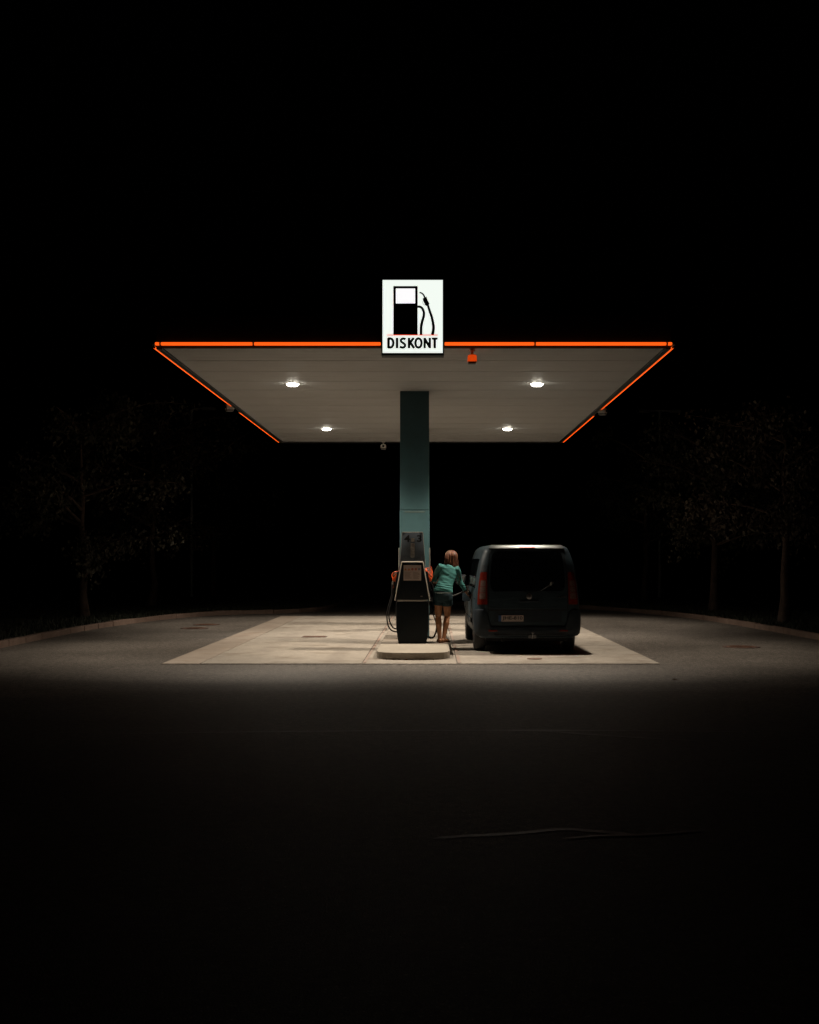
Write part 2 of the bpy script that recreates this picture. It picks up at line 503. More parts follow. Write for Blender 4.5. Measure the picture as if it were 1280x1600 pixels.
island_piece("front_slab", 20.70, 22.86, 'concrete_island')
island_piece("middle_slab", 22.868, 27.2, 'concrete_old')
island_piece("rear_slab", 27.208, 34.3, 'concrete_old')

# drain and manhole covers
def manhole(x, y, r, label):
    t = thing("manhole_cover", label, "manhole cover", (x, y, 0.0), 0, "manhole covers in the asphalt")
    MB().lathe([(r, 0.0), (r, 0.010), (r - 0.012, 0.013), (r - 0.055, 0.013), (r - 0.06, 0.004)], seg=36).build("ring", 'iron_dark', t, True)
    MB().lathe([(r - 0.07, 0.0), (r - 0.07, 0.009), (r - 0.09, 0.012), (0.01, 0.012)], seg=36).build("lid", 'iron', t, True)
    b = MB()
    for k in range(-3, 4):
        w = math.sqrt(max(0.02, (r - 0.12) ** 2 - (k * r * 0.22) ** 2))
        b.box(-w, w, k * r * 0.22 - 0.012, k * r * 0.22 + 0.012, 0.011, 0.0165)
    b.build("lid_rib", 'iron', t)
manhole(-5.75, 30.0, 0.34, "rusty round manhole cover on the left, the one nearer the camera")
manhole(-5.75, 31.6, 0.34, "rusty round manhole cover on the left, the one farther from the camera")
manhole(6.03, 23.8, 0.36, "single round manhole cover in the asphalt right of the van")
dg_ = thing("drain_grate", "small dark rectangular drain grate in the concrete left of the pump", "drain", (-2.51, 26.7, 0.012))
MB().box(-0.27, 0.27, -0.2, 0.2, -0.05, 0.004).build("frame", 'iron_dark', dg_)
for k in range(-4, 5):
    MB().box(-0.24, 0.24, k * 0.04 - 0.012, k * 0.04 + 0.012, 0.004, 0.011).build("grate_bar", 'iron', dg_)
dgr = thing("drain_cover", "tiny flat metal cap in the concrete behind the van's bumper", "drain", (1.78, 20.9, 0.012))
MB().lathe([(0.13, 0), (0.13, 0.008), (0.01, 0.010)], seg=20).build("lid", 'iron', dgr)
lf = MB()
lf.add([(0, 0, 0.01), (0.05, 0.012, 0.02), (0.10, 0.0, 0.012), (0.055, -0.02, 0.006), (0.05, -0.004, 0.004)], [(0, 4, 1), (1, 4, 2), (2, 4, 3), (3, 4, 0)])
tag(lf.build("fallen_leaf", 'dry_leaf', None, False, (3.42, 17.42, 0.002)), "small dry leaf on the dark asphalt right of the apron", "leaf")

# kerbs: single stones along two curves
stone_bm = MB().box(-0.494, 0.494, -0.075, 0.075, -0.05, 0.125, 0.018)
stone_me = stone_bm.mesh("kerb_stone")
def resample(pts, step):
    P = spline(pts, 16)
    out = [P[0].copy()]; acc = 0
    for i in range(1, len(P)):
        seg = P[i] - P[i - 1]; l = seg.length; pos = 0
        while acc + (l - pos) >= step:
            pos += step - acc; acc = 0
            out.append(P[i - 1] + seg * (pos / l))
        acc += l - pos
    return out
def kerb(label, pts):
    P = resample([Vector((*p, 0)) for p in pts], 1.0)
    t = thing("kerb", label, "kerb", P[0])
    for i in range(len(P) - 1):
        a, b = P[i], P[i + 1]
        d = b - a
        c = (a + b) / 2 - P[0]
        s = link("kerb_stone", stone_me, 'kerb', t, (c.x, c.y, random.uniform(-0.012, 0.006)), (random.uniform(-.02, .02), random.uniform(-.012, .012), math.atan2(d.y, d.x) + random.uniform(-.012, .012)))
        s.scale = (d.length, 1, 1)
    return P
KL = [(-8.35, 12), (-8.32, 18), (-8.3, 23.7), (-8.22, 29.2), (-7.9, 32), (-7.45, 34.3), (-6.6, 36.5), (-5.6, 37.5), (-4.7, 38.0), (-3.9, 39.0), (-3.4, 41), (-3.2, 46), (-3.2, 54)]
KR = [(8.35, 12), (8.33, 18), (8.3, 23.7), (8.18, 27), (8.0, 30.0), (7.6, 34.3), (6.6, 38.2), (5.1, 41.3), (3.5, 42.6), (2.0, 43.3), (1.1, 44.2), (0.75, 47), (0.7, 54)]
PL = kerb("low stone kerb curving along the left edge of the forecourt", KL)
PR = kerb("low stone kerb curving along the right edge of the forecourt", KR)
# verges behind the kerbs
def verge(name, P, sx):
    off = []
    for i, p in enumerate(P):
        t = (P[min(i + 1, len(P) - 1)] - P[max(i - 1, 0)]).normalized()
        n = Vector((-t.y, t.x, 0)) * (-1 if sx > 0 else 1)
        off.append((p.x + n.x * 0.055, p.y + n.y * 0.055))
    vs = [(x, y, 0.10) for x, y in off]
    n = len(off)
    far = [(sx * 160, y, 0.10) for x, y in off]
    fs = [(i, i + 1, n + i + 1, n + i) for i in range(n - 1)]
    vs += far
    m0 = len(vs)
    vs += [(off[-1][0], 400, 0.10), (sx * 160, 400, 0.10)]
    fs.append((n - 1, m0, m0 + 1, 2 * n - 1))
    me = bpy.data.meshes.new(name); me.from_pydata(vs, [], fs)
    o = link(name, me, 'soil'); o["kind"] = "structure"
    return off
VL = verge("verge_left", PL, -1)
VR = verge("verge_right", PR, 1)
# short grass on the verge next to the kerb
gv = []; gf = []
for off, sx in ((VL, -1), (VR, 1)):
    for k in range(15000):
        i = random.randrange(8, len(off) - 6)
        t = random.random()
        x = off[i][0] * (1 - t) + off[i + 1][0] * t
        y = off[i][1] * (1 - t) + off[i + 1][1] * t
        d = 0.12 + abs(random.gauss(0, 1.5))
        dx, dy = off[i + 1][0] - off[i][0], off[i + 1][1] - off[i][1]
        l = math.hypot(dx, dy)
        nx, ny = (-dy / l, dx / l)
        if sx > 0: nx, ny = -nx, -ny
        x += nx * d; y += ny * d
        h = random.uniform(0.05, 0.14); a = random.uniform(0, 6.28); w = 0.012
        lx, ly = random.gauss(0, 0.04), random.gauss(0, 0.04)
        o = len(gv)
        gv += [(x - w * math.cos(a), y - w * math.sin(a), 0.10), (x + w * math.cos(a), y + w * math.sin(a), 0.10), (x + lx, y + ly, 0.10 + h)]
        gf.append((o, o + 1, o + 2))
me = bpy.data.meshes.new("grass"); me.from_pydata(gv, [], gf)
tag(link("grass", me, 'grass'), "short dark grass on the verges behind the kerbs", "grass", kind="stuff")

# ================================================================== CANOPY
CZ = 5.02                      # underside of the ceiling panels
CX0, CX1 = -4.18, 3.67
CYF, CYB = 19.25, 34.95
canopy = thing("canopy", "flat station canopy with pale panelled ceiling and dark edge", "canopy", (CX, 27.1, CZ))
def cb(*a, bev=0.0):            # box given in world metres, stored relative to the canopy
    x0, x1, y0, y1, z0, z1 = a
    return MB().box(x0 - CX, x1 - CX, y0 - 27.1, y1 - 27.1, z0 - CZ, z1 - CZ, bev)
cb(CX0 + 0.02, CX1 - 0.02, CYF + 0.02, CYB - 0.02, CZ + 0.09, CZ + 0.42).build("roof_deck", 'deck', canopy)
# fascia boards
cb(CX0 - 0.02, CX1 + 0.02, CYF - 0.09, CYF - 0.01, CZ - 0.012, CZ + 0.50, bev=0.006).build("fascia", 'fascia', canopy)
cb(CX0 - 0.02, CX1 + 0.02, CYB + 0.01, CYB + 0.09, CZ - 0.03, CZ + 0.50, bev=0.006).build("fascia", 'fascia', canopy)
cb(CX0 - 0.09, CX0 - 0.005, CYF - 0.09, CYB + 0.09, CZ - 0.03, CZ + 0.497, bev=0.006).build("fascia", 'fascia', canopy)
cb(CX1 + 0.005, CX1 + 0.09, CYF - 0.09, CYB + 0.09, CZ - 0.03, CZ + 0.497, bev=0.006).build("fascia", 'fascia', canopy)
# ceiling panels
NP = 13
pitch = (CYB - CYF - 0.02) / NP
def panel_mesh():
    L = pitch - 0.004
    p = [(0, 0.05), (0, -0.003), (0.008, -0.005), (0.030, 0.0)]
    for r in range(1, 4):
        c = L * r / 4
        p += [(c - 0.02, 0.0), (c - 0.008, 0.0025), (c + 0.008, 0.0025), (c + 0.02, 0.0)]
    p += [(L - 0.006, 0.0), (L, 0.002), (L, 0.05)]
    return MB().prism(p, 'x', CX0 + 0.004 - CX, CX1 - 0.004 - CX).mesh("ceiling_panel")
pm = panel_mesh()
for k in range(NP):
    link("ceiling_panel", pm, 'ceiling', canopy, (0, CYF + 0.01 + k * pitch + 0.002 - 27.1, random.uniform(-0.001, 0.001)))
# orange light tubes
def tube_seg(a, b, r=0.0255):
    a = Vector(a) - Vector((CX, 27.1, CZ)); b = Vector(b) - Vector((CX, 27.1, CZ))
    d = (b - a).normalized()
    MB().tube([a + d * 0.012, a + d * 0.022, b - d * 0.022, b - d * 0.012], [r * 0.8, r, r, r * 0.8], 14).build("light_tube", 'tube', canopy, True)
    for p in (a, b):
        s = d if p is a else -d
        MB().tube([p, p + s * 0.014], r * 0.82, 10).build("tube_cap", 'fascia', canopy, True)
yt, zt = CYF - 0.125, CZ + 0.045
fx = [CX0 - 0.11, CX0 - 0.02, -2.75, -0.755]
for a, b in zip(fx[:-1], fx[1:]): tube_seg((a, yt, zt), (b, yt, zt))
fx = [0.215, 1.635, CX1 + 0.02, CX1 + 0.11]
for a, b in zip(fx[:-1], fx[1:]): tube_seg((a, yt, zt), (b, yt, zt))
xs = CX0 - 0.12
for a, b in ((CYF - 0.09, 26.55), (27.7, CYB - 0.02)): tube_seg((xs, a, CZ - 0.004), (xs, b, CZ - 0.004), 0.020)
xs = CX1 + 0.12
for a, b in ((CYF - 0.09, 27.15), (28.4, CYB - 0.02)): tube_seg((xs, a, CZ - 0.004), (xs, b, CZ - 0.004), 0.020)
for x in (CX0 - 0.125, CX1 + 0.125):
    MB().ball((x - CX, yt - 27.1 + 0.01, 0.045), 0.030, 0.030, 0.030).build("corner_cap", 'tube_cap', canopy, True)

# downlights
def downlight(x, y, label):
    t = thing("canopy_downlight", label, "light", (x, y, CZ), 0, "round downlights in the canopy ceiling")
    MB().lathe([(0.10, 0.012), (0.155, 0.012), (0.155, -0.006), (0.138, -0.014), (0.106, -0.014)], seg=28).build("housing_ring", 'white_plastic', t, True)
    MB().lathe([(0.110, 0.0), (0.110, -0.026), (0.102, -0.041), (0.078, -0.051), (0.036, -0.056), (0.004, -0.057)], seg=28).build("lens", 'lens', t, True, angle=80)
    ld = bpy.data.lights.new("bulb", 'SPOT')
    ld.energy = LAMP_POWER
    ld.color = LAMP_COLOUR
    ld.spot_size = R(176)
    ld.spot_blend = 0.1
    ld.shadow_soft_size = 0.10
    ld.use_nodes = True
    nt = ld.node_tree
    em = nt.nodes["Emission"]
    tc = nt.nodes.new("ShaderNodeTexCoord")
    sp_ = nt.nodes.new("ShaderNodeSeparateXYZ")
    nt.links.new(tc.outputs["Normal"], sp_.inputs[0])
    ab = nt.nodes.new("ShaderNodeMath"); ab.operation = 'ABSOLUTE'
    nt.links.new(sp_.outputs["Z"], ab.inputs[0])
    ac = nt.nodes.new("ShaderNodeMath"); ac.operation = 'ARCCOSINE'
    nt.links.new(ab.outputs[0], ac.inputs[0])
    dv = nt.nodes.new("ShaderNodeMath"); dv.operation = 'DIVIDE'
    nt.links.new(ac.outputs[0], dv.inputs[0]); dv.inputs[1].default_value = math.pi / 2
    rp = nt.nodes.new("ShaderNodeValToRGB")
    el = rp.color_ramp.elements
    while len(el) > 1: el.remove(el[-1])
    for k, (dg, v) in enumerate(LAMP_BEAM):
        e = el[0] if k == 0 else el.new(dg / 90)
        e.position = dg / 90
        e.color = (v / 2, v / 2, v / 2, 1)
    nt.links.new(dv.outputs[0], rp.inputs["Fac"])
    mu = nt.nodes.new("ShaderNodeMath"); mu.operation = 'MULTIPLY'
    nt.links.new(rp.outputs["Color"], mu.inputs[0]); mu.inputs[1].default_value = 2.0
    nt.links.new(mu.outputs[0], em.inputs["Strength"])
    lo = bpy.data.objects.new("bulb", ld); COL.objects.link(lo)
    lo.parent = t
    lo.location = (0, 0, -0.19)
downlight(-2.585, 23.15, "lit round downlight in the ceiling, front left of the four")
downlight(2.015, 23.15, "lit round downlight in the ceiling, front right of the four")
downlight(-2.63, 31.25, "lit round downlight in the ceiling, rear left of the four")
downlight(1.97, 31.25, "lit round downlight in the ceiling, rear right of the four")

# hanging cameras
def camera_box(x, y, z, label, rz=0.0, arm=0.12, s=1.0, hm='white_plastic'):
    t = thing("security_camera", label, "camera", (x, y, z), rz, "cameras hung around the canopy")
    MB().lathe([(0.05 * s, 0), (0.05 * s, -0.02), (0.022 * s, -0.03), (0.022 * s, -arm), (0.03 * s, -arm - 0.01)], seg=16).build("bracket", 'white_plastic', t, True)
    z1 = -arm
    MB().prism([(-0.075 * s, z1 - 0.02), (-0.05 * s, z1), (0.05 * s, z1), (0.075 * s, z1 - 0.02), (0.078 * s, z1 - 0.10 * s), (-0.078 * s, z1 - 0.10 * s)], 'y', -0.08 * s, 0.09 * s, 0.008).build("housing", hm, t, True)
    MB().prism([(-0.072 * s, z1 - 0.102 * s), (0.072 * s, z1 - 0.102 * s), (0.062 * s, z1 - 0.145 * s), (-0.062 * s, z1 - 0.145 * s)], 'y', -0.07 * s, 0.08 * s, 0.006).build("lower_cover", 'grey_plastic', t, True)
    MB().lathe([(0.03 * s, 0), (0.032 * s, -0.012), (0.01, -0.012)], (0, -0.081 * s, z1 - 0.055 * s), 'y', 16).build("eye", 'black_glass', t, True)
wl = thing("orange_fixture", "small square fixture given an orange glow under the front edge of the canopy, right of the sign", "fixture", (0.663, 19.32, CZ - 0.012))  # fixture of unknown kind, its orange glow added
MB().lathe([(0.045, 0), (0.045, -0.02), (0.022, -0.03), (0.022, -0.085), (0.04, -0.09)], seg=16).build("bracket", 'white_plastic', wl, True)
MB().prism([(-0.070, -0.105), (-0.048, -0.088), (0.048, -0.088), (0.070, -0.105), (0.072, -0.19), (-0.072, -0.19)], 'y', -0.07, 0.07, 0.010).build("glowing_housing", 'orange_added_glow', wl, True)
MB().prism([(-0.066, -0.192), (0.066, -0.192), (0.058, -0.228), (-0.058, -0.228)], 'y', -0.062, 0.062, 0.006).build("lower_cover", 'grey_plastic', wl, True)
camera_box(-4.37, 26.75, CZ + 0.16, "dim camera on the left edge of the canopy, in the gap of the orange line", R(-60))
camera_box(3.86, 27.45, CZ + 0.16, "dim camera on the right edge of the canopy, in the gap of the orange line", R(60))
camera_box(-1.31, 34.55, CZ - 0.03, "small pale camera hung at the rear edge of the canopy", 0, 0.08)

# column
def column(y, label):
    t = thing("support_column", label, "column", (-0.304, y, 0.13), 0, "square teal columns carrying the canopy")
    h = CZ + 0.08 - 0.13
    MB().box(-0.287, 0.287, -0.25, 0.25, 2.545, h, 0.008).build("shaft", 'teal', t)
    MB().box(-0.293, 0.293, -0.256, 0.256, 0.012, 2.535, 0.010).build("lower_cladding", 'teal', t)
    MB().box(-0.20, 0.20, -0.2585, -0.20, 2.49, 2.525, 0.0).build("joint_strip", 'teal_strip', t)
    MB().box(-0.34, 0.34, -0.30, 0.30, 0.0, 0.012).build("base_plate", 'steel', t)
column(24.49, "square dark teal column rising behind the fuel pump to the canopy")
column(31.6, "rear teal column standing behind the front one, hidden by it")

# lit sign on the front edge
SY = 18.90
sgn = thing("lit_sign", "white lit box sign with a black fuel pump pictogram reading DISKONT", "sign", (-0.266, SY, 4.869))
U = 0.93 / 518.0               # metres per pixel of the enlarged view
def sx(px): return (px - 360.5) * U
def sz(py): return (672 - py) * U + 0.018
MB().box(-0.482, 0.482, 0.006, 0.24, -0.018, sz(40), 0.006).build("box_frame", 'sign_black', sgn)
MB().box(sx(103), sx(618), 0.0, 0.02, sz(672), sz(47), 0.003).build("lit_face", 'sign_face', sgn)
pic = MB()
def fr(a, b, c, d): pic.box(sx(a), sx(b), -0.004, 0.002, sz(d), sz(c))
fr(195, 403, 100, 120); fr(195, 216, 120.2, 247.8); fr(382, 403, 120.2, 247.8); fr(195, 403, 248, 515)
def strip(path, w):
    P = spline([(sx(a), 0, sz(b)) for a, b in path], 8)
    vs = []; fs = []
    n = len(P)
    for i, p in enumerate(P):
        t = (P[min(i + 1, n - 1)] - P[max(i - 1, 0)]).normalized()
        nr = Vector((-t.z, 0, t.x))
        ww = (w[0] + (w[1] - w[0]) * i / (n - 1)) * U / 2
        for y in (-0.004, 0.002):
            for s in (-1, 1):
                vs.append((p.x + nr.x * ww * s, y, p.z + nr.z * ww * s))
        if i:
            a, b = 4 * (i - 1), 4 * i
            fs += [(a, a + 1, b + 1, b), (a + 2, b + 2, b + 3, a + 3), (a, b, b + 2, a + 2), (a + 1, a + 3, b + 3, b + 1)]
    fs += [(0, 2, 3, 1), (4 * n - 4, 4 * n - 3, 4 * n - 1, 4 * n - 2)]
    return MB().add(vs, fs)
pic.build("pump_pictogram", 'sign_black', sgn)
MB().box(sx(216.5), sx(381.5), -0.002, 0.002, sz(247.5), sz(120.5)).build("pictogram_window", 'sign_window', sgn)
strip([(403, 276), (425, 278), (444, 294), (456, 325), (455, 358), (443, 400), (433, 450), (432, 516)], (19, 24)).build("pictogram_hose", 'sign_black', sgn)
strip([(490, 262), (505, 310), (525, 370), (538, 440), (537, 480), (530, 516)], (19, 26)).build("pictogram_hose", 'sign_black', sgn)
strip([(419, 154), (440, 162), (455, 178), (464, 200)], (11, 14)).build("pictogram_spout", 'sign_black', sgn)
MB().prism([(sx(a), sz(b)) for a, b in ((446, 207), (478, 190), (488, 220), (504, 250), (492, 272), (470, 266), (454, 234))], 'y', -0.0045, 0.002).build("pictogram_nozzle", 'sign_black', sgn)
strip([(456, 214), (447, 236), (452, 256), (470, 263)], (2.6, 2.6)).build("pictogram_trigger_guard", 'sign_black', sgn)
MB().box(sx(140), sx(575), -0.005, 0.001, sz(523), sz(515.5)).build("red_line", 'sign_red', sgn)
def letter(name, strokes):
    m = MB()
    for k, (path, w) in enumerate(strokes):
        q = strip(path, w) if len(path) > 2 else strip([path[0], tuple((path[0][i] * .5 + path[1][i] * .5) for i in (0, 1)), path[1]], w)
        m.add([(x, y - 0.0006 * k - 0.001, z) for x, y, z in q.v], q.f)
    m.build(name, 'sign_black', sgn)
def arc_pts(cx, cy, rx, ry, a0, a1, n=14):
    return [(cx + rx * math.cos(R(a0 + (a1 - a0) * i / n)), cy + ry * math.sin(R(a0 + (a1 - a0) * i / n))) for i in range(n + 1)]
T0, T1 = 543, 632
letter("letter_d", [([(153.5, T0), (153.5, T1)], (22, 22)), ([(150, T0 + 6.5), (168, T0 + 6.5)] + arc_pts(168, 587.5, 27, 38, -90, 90)[1:-1] + [(168, T1 - 6.5), (150, T1 - 6.5)], (20.5, 20.5))])
letter("letter_i", [([(226.5, T0), (226.5, T1)], (22, 22))])
letter("letter_s", [([(300, 555), (284, 550), (268, 553), (259, 565), (264, 578), (278, 587), (292, 598), (295, 612), (285, 624), (268, 626), (250, 619)], (20, 20))])
letter("letter_k", [([(329, T0), (329, T1)], (22, 22)), ([(370, T0), (336, 588)], (20.5, 20.5)), ([(338, 580), (373, T1)], (22, 22))])
letter("letter_o", [(arc_pts(410, 587.5, 26, 38.5, -90, 275, 30), (20.5, 20.5))])
letter("letter_n", [([(463, T0), (463, T1)], (20.5, 20.5)), ([(507, T0), (507, T1)], (20.5, 20.5)), ([(462, T0 + 4), (508, T1 - 4)], (21, 21))])
letter("letter_t", [([(549, T0 + 3), (549, T1)], (22, 22)), ([(524, T0 + 7), (574, T0 + 7)], (18, 18))])

# ================================================================== FUEL PUMP
def nozzle_mesh(parent, p, d, up, body_mat, sub=True):
    """a fuel nozzle: body, grip guard, spout; p = hose end, d = towards the spout"""
    p, d, up = Vector(p), Vector(d).normalized(), Vector(up)
    up = (up - d * up.dot(d)).normalized()
    def q(a, b): return p + d * a + up * b
    root = MB().tube([q(0, 0), q(0.04, 0.004), q(0.10, 0.012), q(0.16, 0.016), q(0.20, 0.006), q(0.215, 0.0)],
                     [0.018, 0.024, 0.026, 0.034, 0.030, 0.018], 12).build("nozzle", body_mat, parent, True)
    MB().tube(spline([q(0.02, -0.005), q(0.04, -0.065), q(0.10, -0.085), q(0.16, -0.06), q(0.18, -0.01)], 5), 0.008, 8).build("trigger_guard", body_mat, root, True)
    MB().tube(spline([q(0.16, -0.02), q(0.12, -0.05), q(0.07, -0.045)], 5), 0.006, 6).build("trigger", 'steel', root, True)
    MB().tube(spline([q(0.20, 0.004), q(0.27, 0.0), q(0.34, -0.03), q(0.37, -0.055)], 5), 0.011, 10).build("spout", 'steel', root, True)
    return root

def fuel_pump(y, digits, label):
    t = thing("fuel_pump", label, "fuel pump", (-0.328, y, 0.13), 0, "fuel pumps on the island")
    D = 0.50
    # lower cabinet, tapered foot
    MB().prism([(-0.262, 0.009), (0.262, 0.009), (0.297, 0.25), (0.303, 0.74), (0.288, 0.79), (-0.288, 0.79), (-0.303, 0.74), (-0.297, 0.25)], 'y', 0.0, D, 0.010).build("lower_cabinet", 'pump_black', t, True)
    MB().box(-0.283, 0.283, 0.0, D, 0.793, 0.818, 0.008).build("cabinet_trim", 'steel', t, True)
    # edge trims of the lower cabinet
    for s in (-1, 1):
        MB().tube([(s * 0.300, -0.003, 0.26), (s * 0.306, -0.003, 0.735), (s * 0.291, -0.003, 0.788)], 0.0035, 6).build("corner_trim", 'dim_chrome', t, True)
    # sloped front panel
    zb, zt_ = 0.822, 1.515
    MB().prism([(-0.318, zb), (0.318, zb), (0.196, zt_), (-0.196, zt_)], 'y', 0.0, D - 0.06, 0.008).build("front_panel", 'pump_black', t, True)
    fr_ = MB()
    fr_.tube(spline([(-0.326, -0.004, zb - 0.02), (-0.262, -0.004, 1.16), (-0.207, -0.004, 1.47), (-0.196, -0.004, 1.512), (-0.17, -0.004, 1.524), (0, -0.004, 1.524),
                     (0.17, -0.004, 1.524), (0.196, -0.004, 1.512), (0.207, -0.004, 1.47), (0.262, -0.004, 1.16), (0.326, -0.004, zb - 0.02)], 5), 0.0095, 8)
    fr_.build("panel_trim", 'pale_metal', t, True)
    # tall head set back from the panel
    MB().prism([(-0.244, 1.38), (0.244, 1.38), (0.192, 2.078), (-0.192, 2.078)], 'y', 0.10, D - 0.04, 0.006).build("head", 'pump_grey', t, True)
    h = MB()
    for s in (-1, 1):
        h.tube([(s * 0.238, 0.098, 1.45), (s * 0.1935, 0.098, 2.077)], 0.006, 6)
    h.tube([(-0.193, 0.098, 2.079), (0.193, 0.098, 2.079)], 0.006, 6)
    h.build("head_trim", 'steel', t, True)
    if digits:
        for ch, a, b in ((digits[0], -0.156, -0.045), (digits[1], 0.082, 0.176)):
            link("digit", text_mesh("digit", ch, a, b, 1.895, 2.028, 0.094, 0.008, 0.032), 'digit', t)
        MB().box(-0.022, 0.036, 0.094, 0.103, 1.905, 1.965).build("square_sticker", 'sticker_sq', t)
        MB().prism([(-0.034, 1.875), (0.044, 1.875), (0.040, 1.61), (0.02, 1.595), (-0.02, 1.60), (-0.036, 1.615)], 'y', 0.094, 0.102).build("strip_sticker", 'sticker', t)
        MB().box(-0.012, 0.024, 0.0925, 0.0938, 1.81, 1.86).build("strip_sticker", 'ink_grey', t)
        # safety notice
        n = MB().box(-0.164, 0.164, -0.006, 0.004, 1.178, 1.465).build("notice", 'paper', t)
        for k in range(5):
            x = -0.128 + k * 0.064
            if k < 2:
                MB().prism([(x - 0.024, 1.366), (x + 0.024, 1.366), (x, 1.412)], 'y', -0.0085, -0.005).build("pictogram", 'ink_orange', n)
            elif k < 4:
                MB().lathe([(0.023, 0), (0.023, 0.003), (0.016, 0.003), (0.016, 0)], (x, -0.0085, 1.389), 'y', 18).build("pictogram", 'ink_red', n)
                MB().prism([(x - 0.014, 1.398), (x - 0.009, 1.403), (x + 0.014, 1.380), (x + 0.009, 1.375)], 'y', -0.0105, -0.006).build("pictogram", 'ink_red', n)
            else:
                MB().box(x - 0.02, x + 0.02, -0.0085, -0.005, 1.370, 1.408).build("pictogram", 'ink_blue', n)
        rr = random.Random(3)
        for c0, c1 in ((-0.145, -0.012), (0.012, 0.145)):
            for k in range(7):
                z = 1.325 - k * 0.019
                MB().box(c0, c1 - rr.uniform(0, 0.05), -0.0075, -0.005, z, z + 0.0085).build("text_line", 'ink_grey', n)
        MB().box(0.15, 0.19, -0.0035, 0.003, 0.875, 0.893).build("maker_plate", 'ink_grey', t)
    # masts beside the column
    for s in (-1, 1):
        MB().box(0.033 + s * 0.289 - 0.010, 0.033 + s * 0.289 + 0.010, 0.24, 0.27, 1.30, 1.79, 0.003).build("hose_mast", 'pale_metal', t)
        MB().prism([(s * 0.20, 0.88), (s * 0.31, 0.86), (s * 0.345, 1.02), (s * 0.29, 1.34), (s * 0.20, 1.36)], 'y', 0.12, 0.36, 0.006).build("nozzle_holder", 'pump_black', t, True)
    # nozzles at rest
    for s, dy, z0 in ((-1, 0.16, 1.19), (1, 0.16, 1.19), (1, 0.34, 1.25)):
        xo = s * (0.368 if s < 0 else 0.355)
        nz = nozzle_mesh(t, (xo, dy, z0), (-s * 0.86, 0.1, 1.0), (-s * 0.5, 0, 0.4), 'orange')
        if dy < 0.2: MB().prism([(xo, z0 - 0.03), (xo + s * 0.012, z0 + 0.012), (xo - s * 0.03, z0 + 0.065), (xo - s * 0.075, z0 + 0.115), (xo - s * 0.095, z0 + 0.10), (xo - s * 0.07, z0 + 0.035), (xo - s * 0.08, z0 - 0.015), (xo - s * 0.045, z0 - 0.04)], 'y', dy - 0.03, dy + 0.03, 0.010).build("cover", 'orange', nz, True)
    # hoses on the left: one swivel, two hanging loops
    for k, (xo, low, xe, ze) in enumerate(((0.0, 0.205, -0.298, 0.215), (0.025, 0.262, -0.300, 0.262))):
        P = spline([(-0.372 + xo, 0.18 + k * 0.05, 1.04), (-0.384 + xo, 0.18 + k * 0.05, 0.94), (-0.418 + xo, 0.2 + k * 0.05, 0.80), (-0.462 + xo * 1.2, 0.2 + k * 0.05, 0.65), (-0.482 + xo * 1.4, 0.2 + k * 0.05, 0.50),
                    (-0.462 + xo * 1.4, 0.2 + k * 0.05, low + 0.13), (-0.41 + xo, 0.2 + k * 0.05, low + 0.045), (-0.35, 0.2 + k * 0.05, low + 0.012), (xe + 0.02, 0.2 + k * 0.05, ze - 0.005)], 6)
        MB().tube(P, 0.0135, 8).build("hose", 'rubber', t, True)
        MB().tube([(-0.370 + xo, 0.18 + k * 0.05, 1.10), (-0.384 + xo, 0.18 + k * 0.05, 0.93)], [0.021, 0.018], 10).build("hose_sleeve", 'rubber', t, True)
    MB().tube([(-0.369, 0.19, 1.03), (-0.367, 0.19, 1.095)], 0.026, 12).build("swivel_band", 'orange', t, True)
    MB().tube([(-0.367, 0.19, 1.095), (-0.366, 0.19, 1.165)], [0.024, 0.019], 12).build("swivel", 'steel', t, True)
    MB().tube(spline([(-0.366, 0.19, 1.16), (-0.35, 0.2, 1.185), (-0.31, 0.22, 1.175), (-0.26, 0.24, 1.16)], 5), 0.009, 8).build("swivel_arm", 'steel', t, True)
    # hose on the right that hangs behind the person
    MB().tube(spline([(0.30, 0.22, 0.79), (0.335, 0.24, 0.68), (0.40, 0.27, 0.50), (0.45, 0.3, 0.36)], 6), 0.011, 8).build("hose", 'rubber', t, True)
    MB().tube(spline([(0.33, 0.34, 1.02), (0.40, 0.36, 0.9), (0.42, 0.37, 0.72), (0.38, 0.36, 0.58), (0.31, 0.34, 0.53)], 6), 0.013, 8).build("hose", 'rubber', t, True)
    return t
pump = fuel_pump(22.90, "43", "dark fuel pump numbered 4 and 3 on the island, in front of the column")
pump2 = fuel_pump(29.6, None, "second fuel pump farther back on the island, mostly hidden by the front one")

# ================================================================== VAN
van = thing("parked_van", "dark blue-grey passenger van seen from behind, parked by the pump", "van", (1.755, 22.02, 0.012), R(1.1))
ZW = [(.28, .84), (.34, .91), (.50, .938), (.72, .948), (.90, .945), (1.05, .936), (1.25, .918), (1.45, .893), (1.60, .866), (1.72, .835), (1.80, .806), (1.86, .782), (1.905, .758), (1.935, .715), (1.952, .62), (1.962, .34)]
LEAN = [(.28, .03), (.5, 0.0), (.85, 0.0), (1.0, .015), (1.2, .055), (1.45, .115), (1.7, .19), (1.82, .232), (1.885, .252), (1.90, .262), (1.935, .305), (1.952, .345), (1.962, .42)]
VL_ = 4.80
def ip(tab, z):
    return float(np.interp(z, [a for a, b in tab], [b for a, b in tab]))
def van_W(z): return ip(ZW, z)
def roof_z(y):                   # roofline along the length
    return float(np.interp(y, [0, .6, 1.5, 2.6, 3.1, 3.4, 4.0, 4.25, 4.62, 4.80], [1.945, 1.962, 1.965, 1.955, 1.93, 1.80, 1.34, 1.14, 1.00, 0.86]))
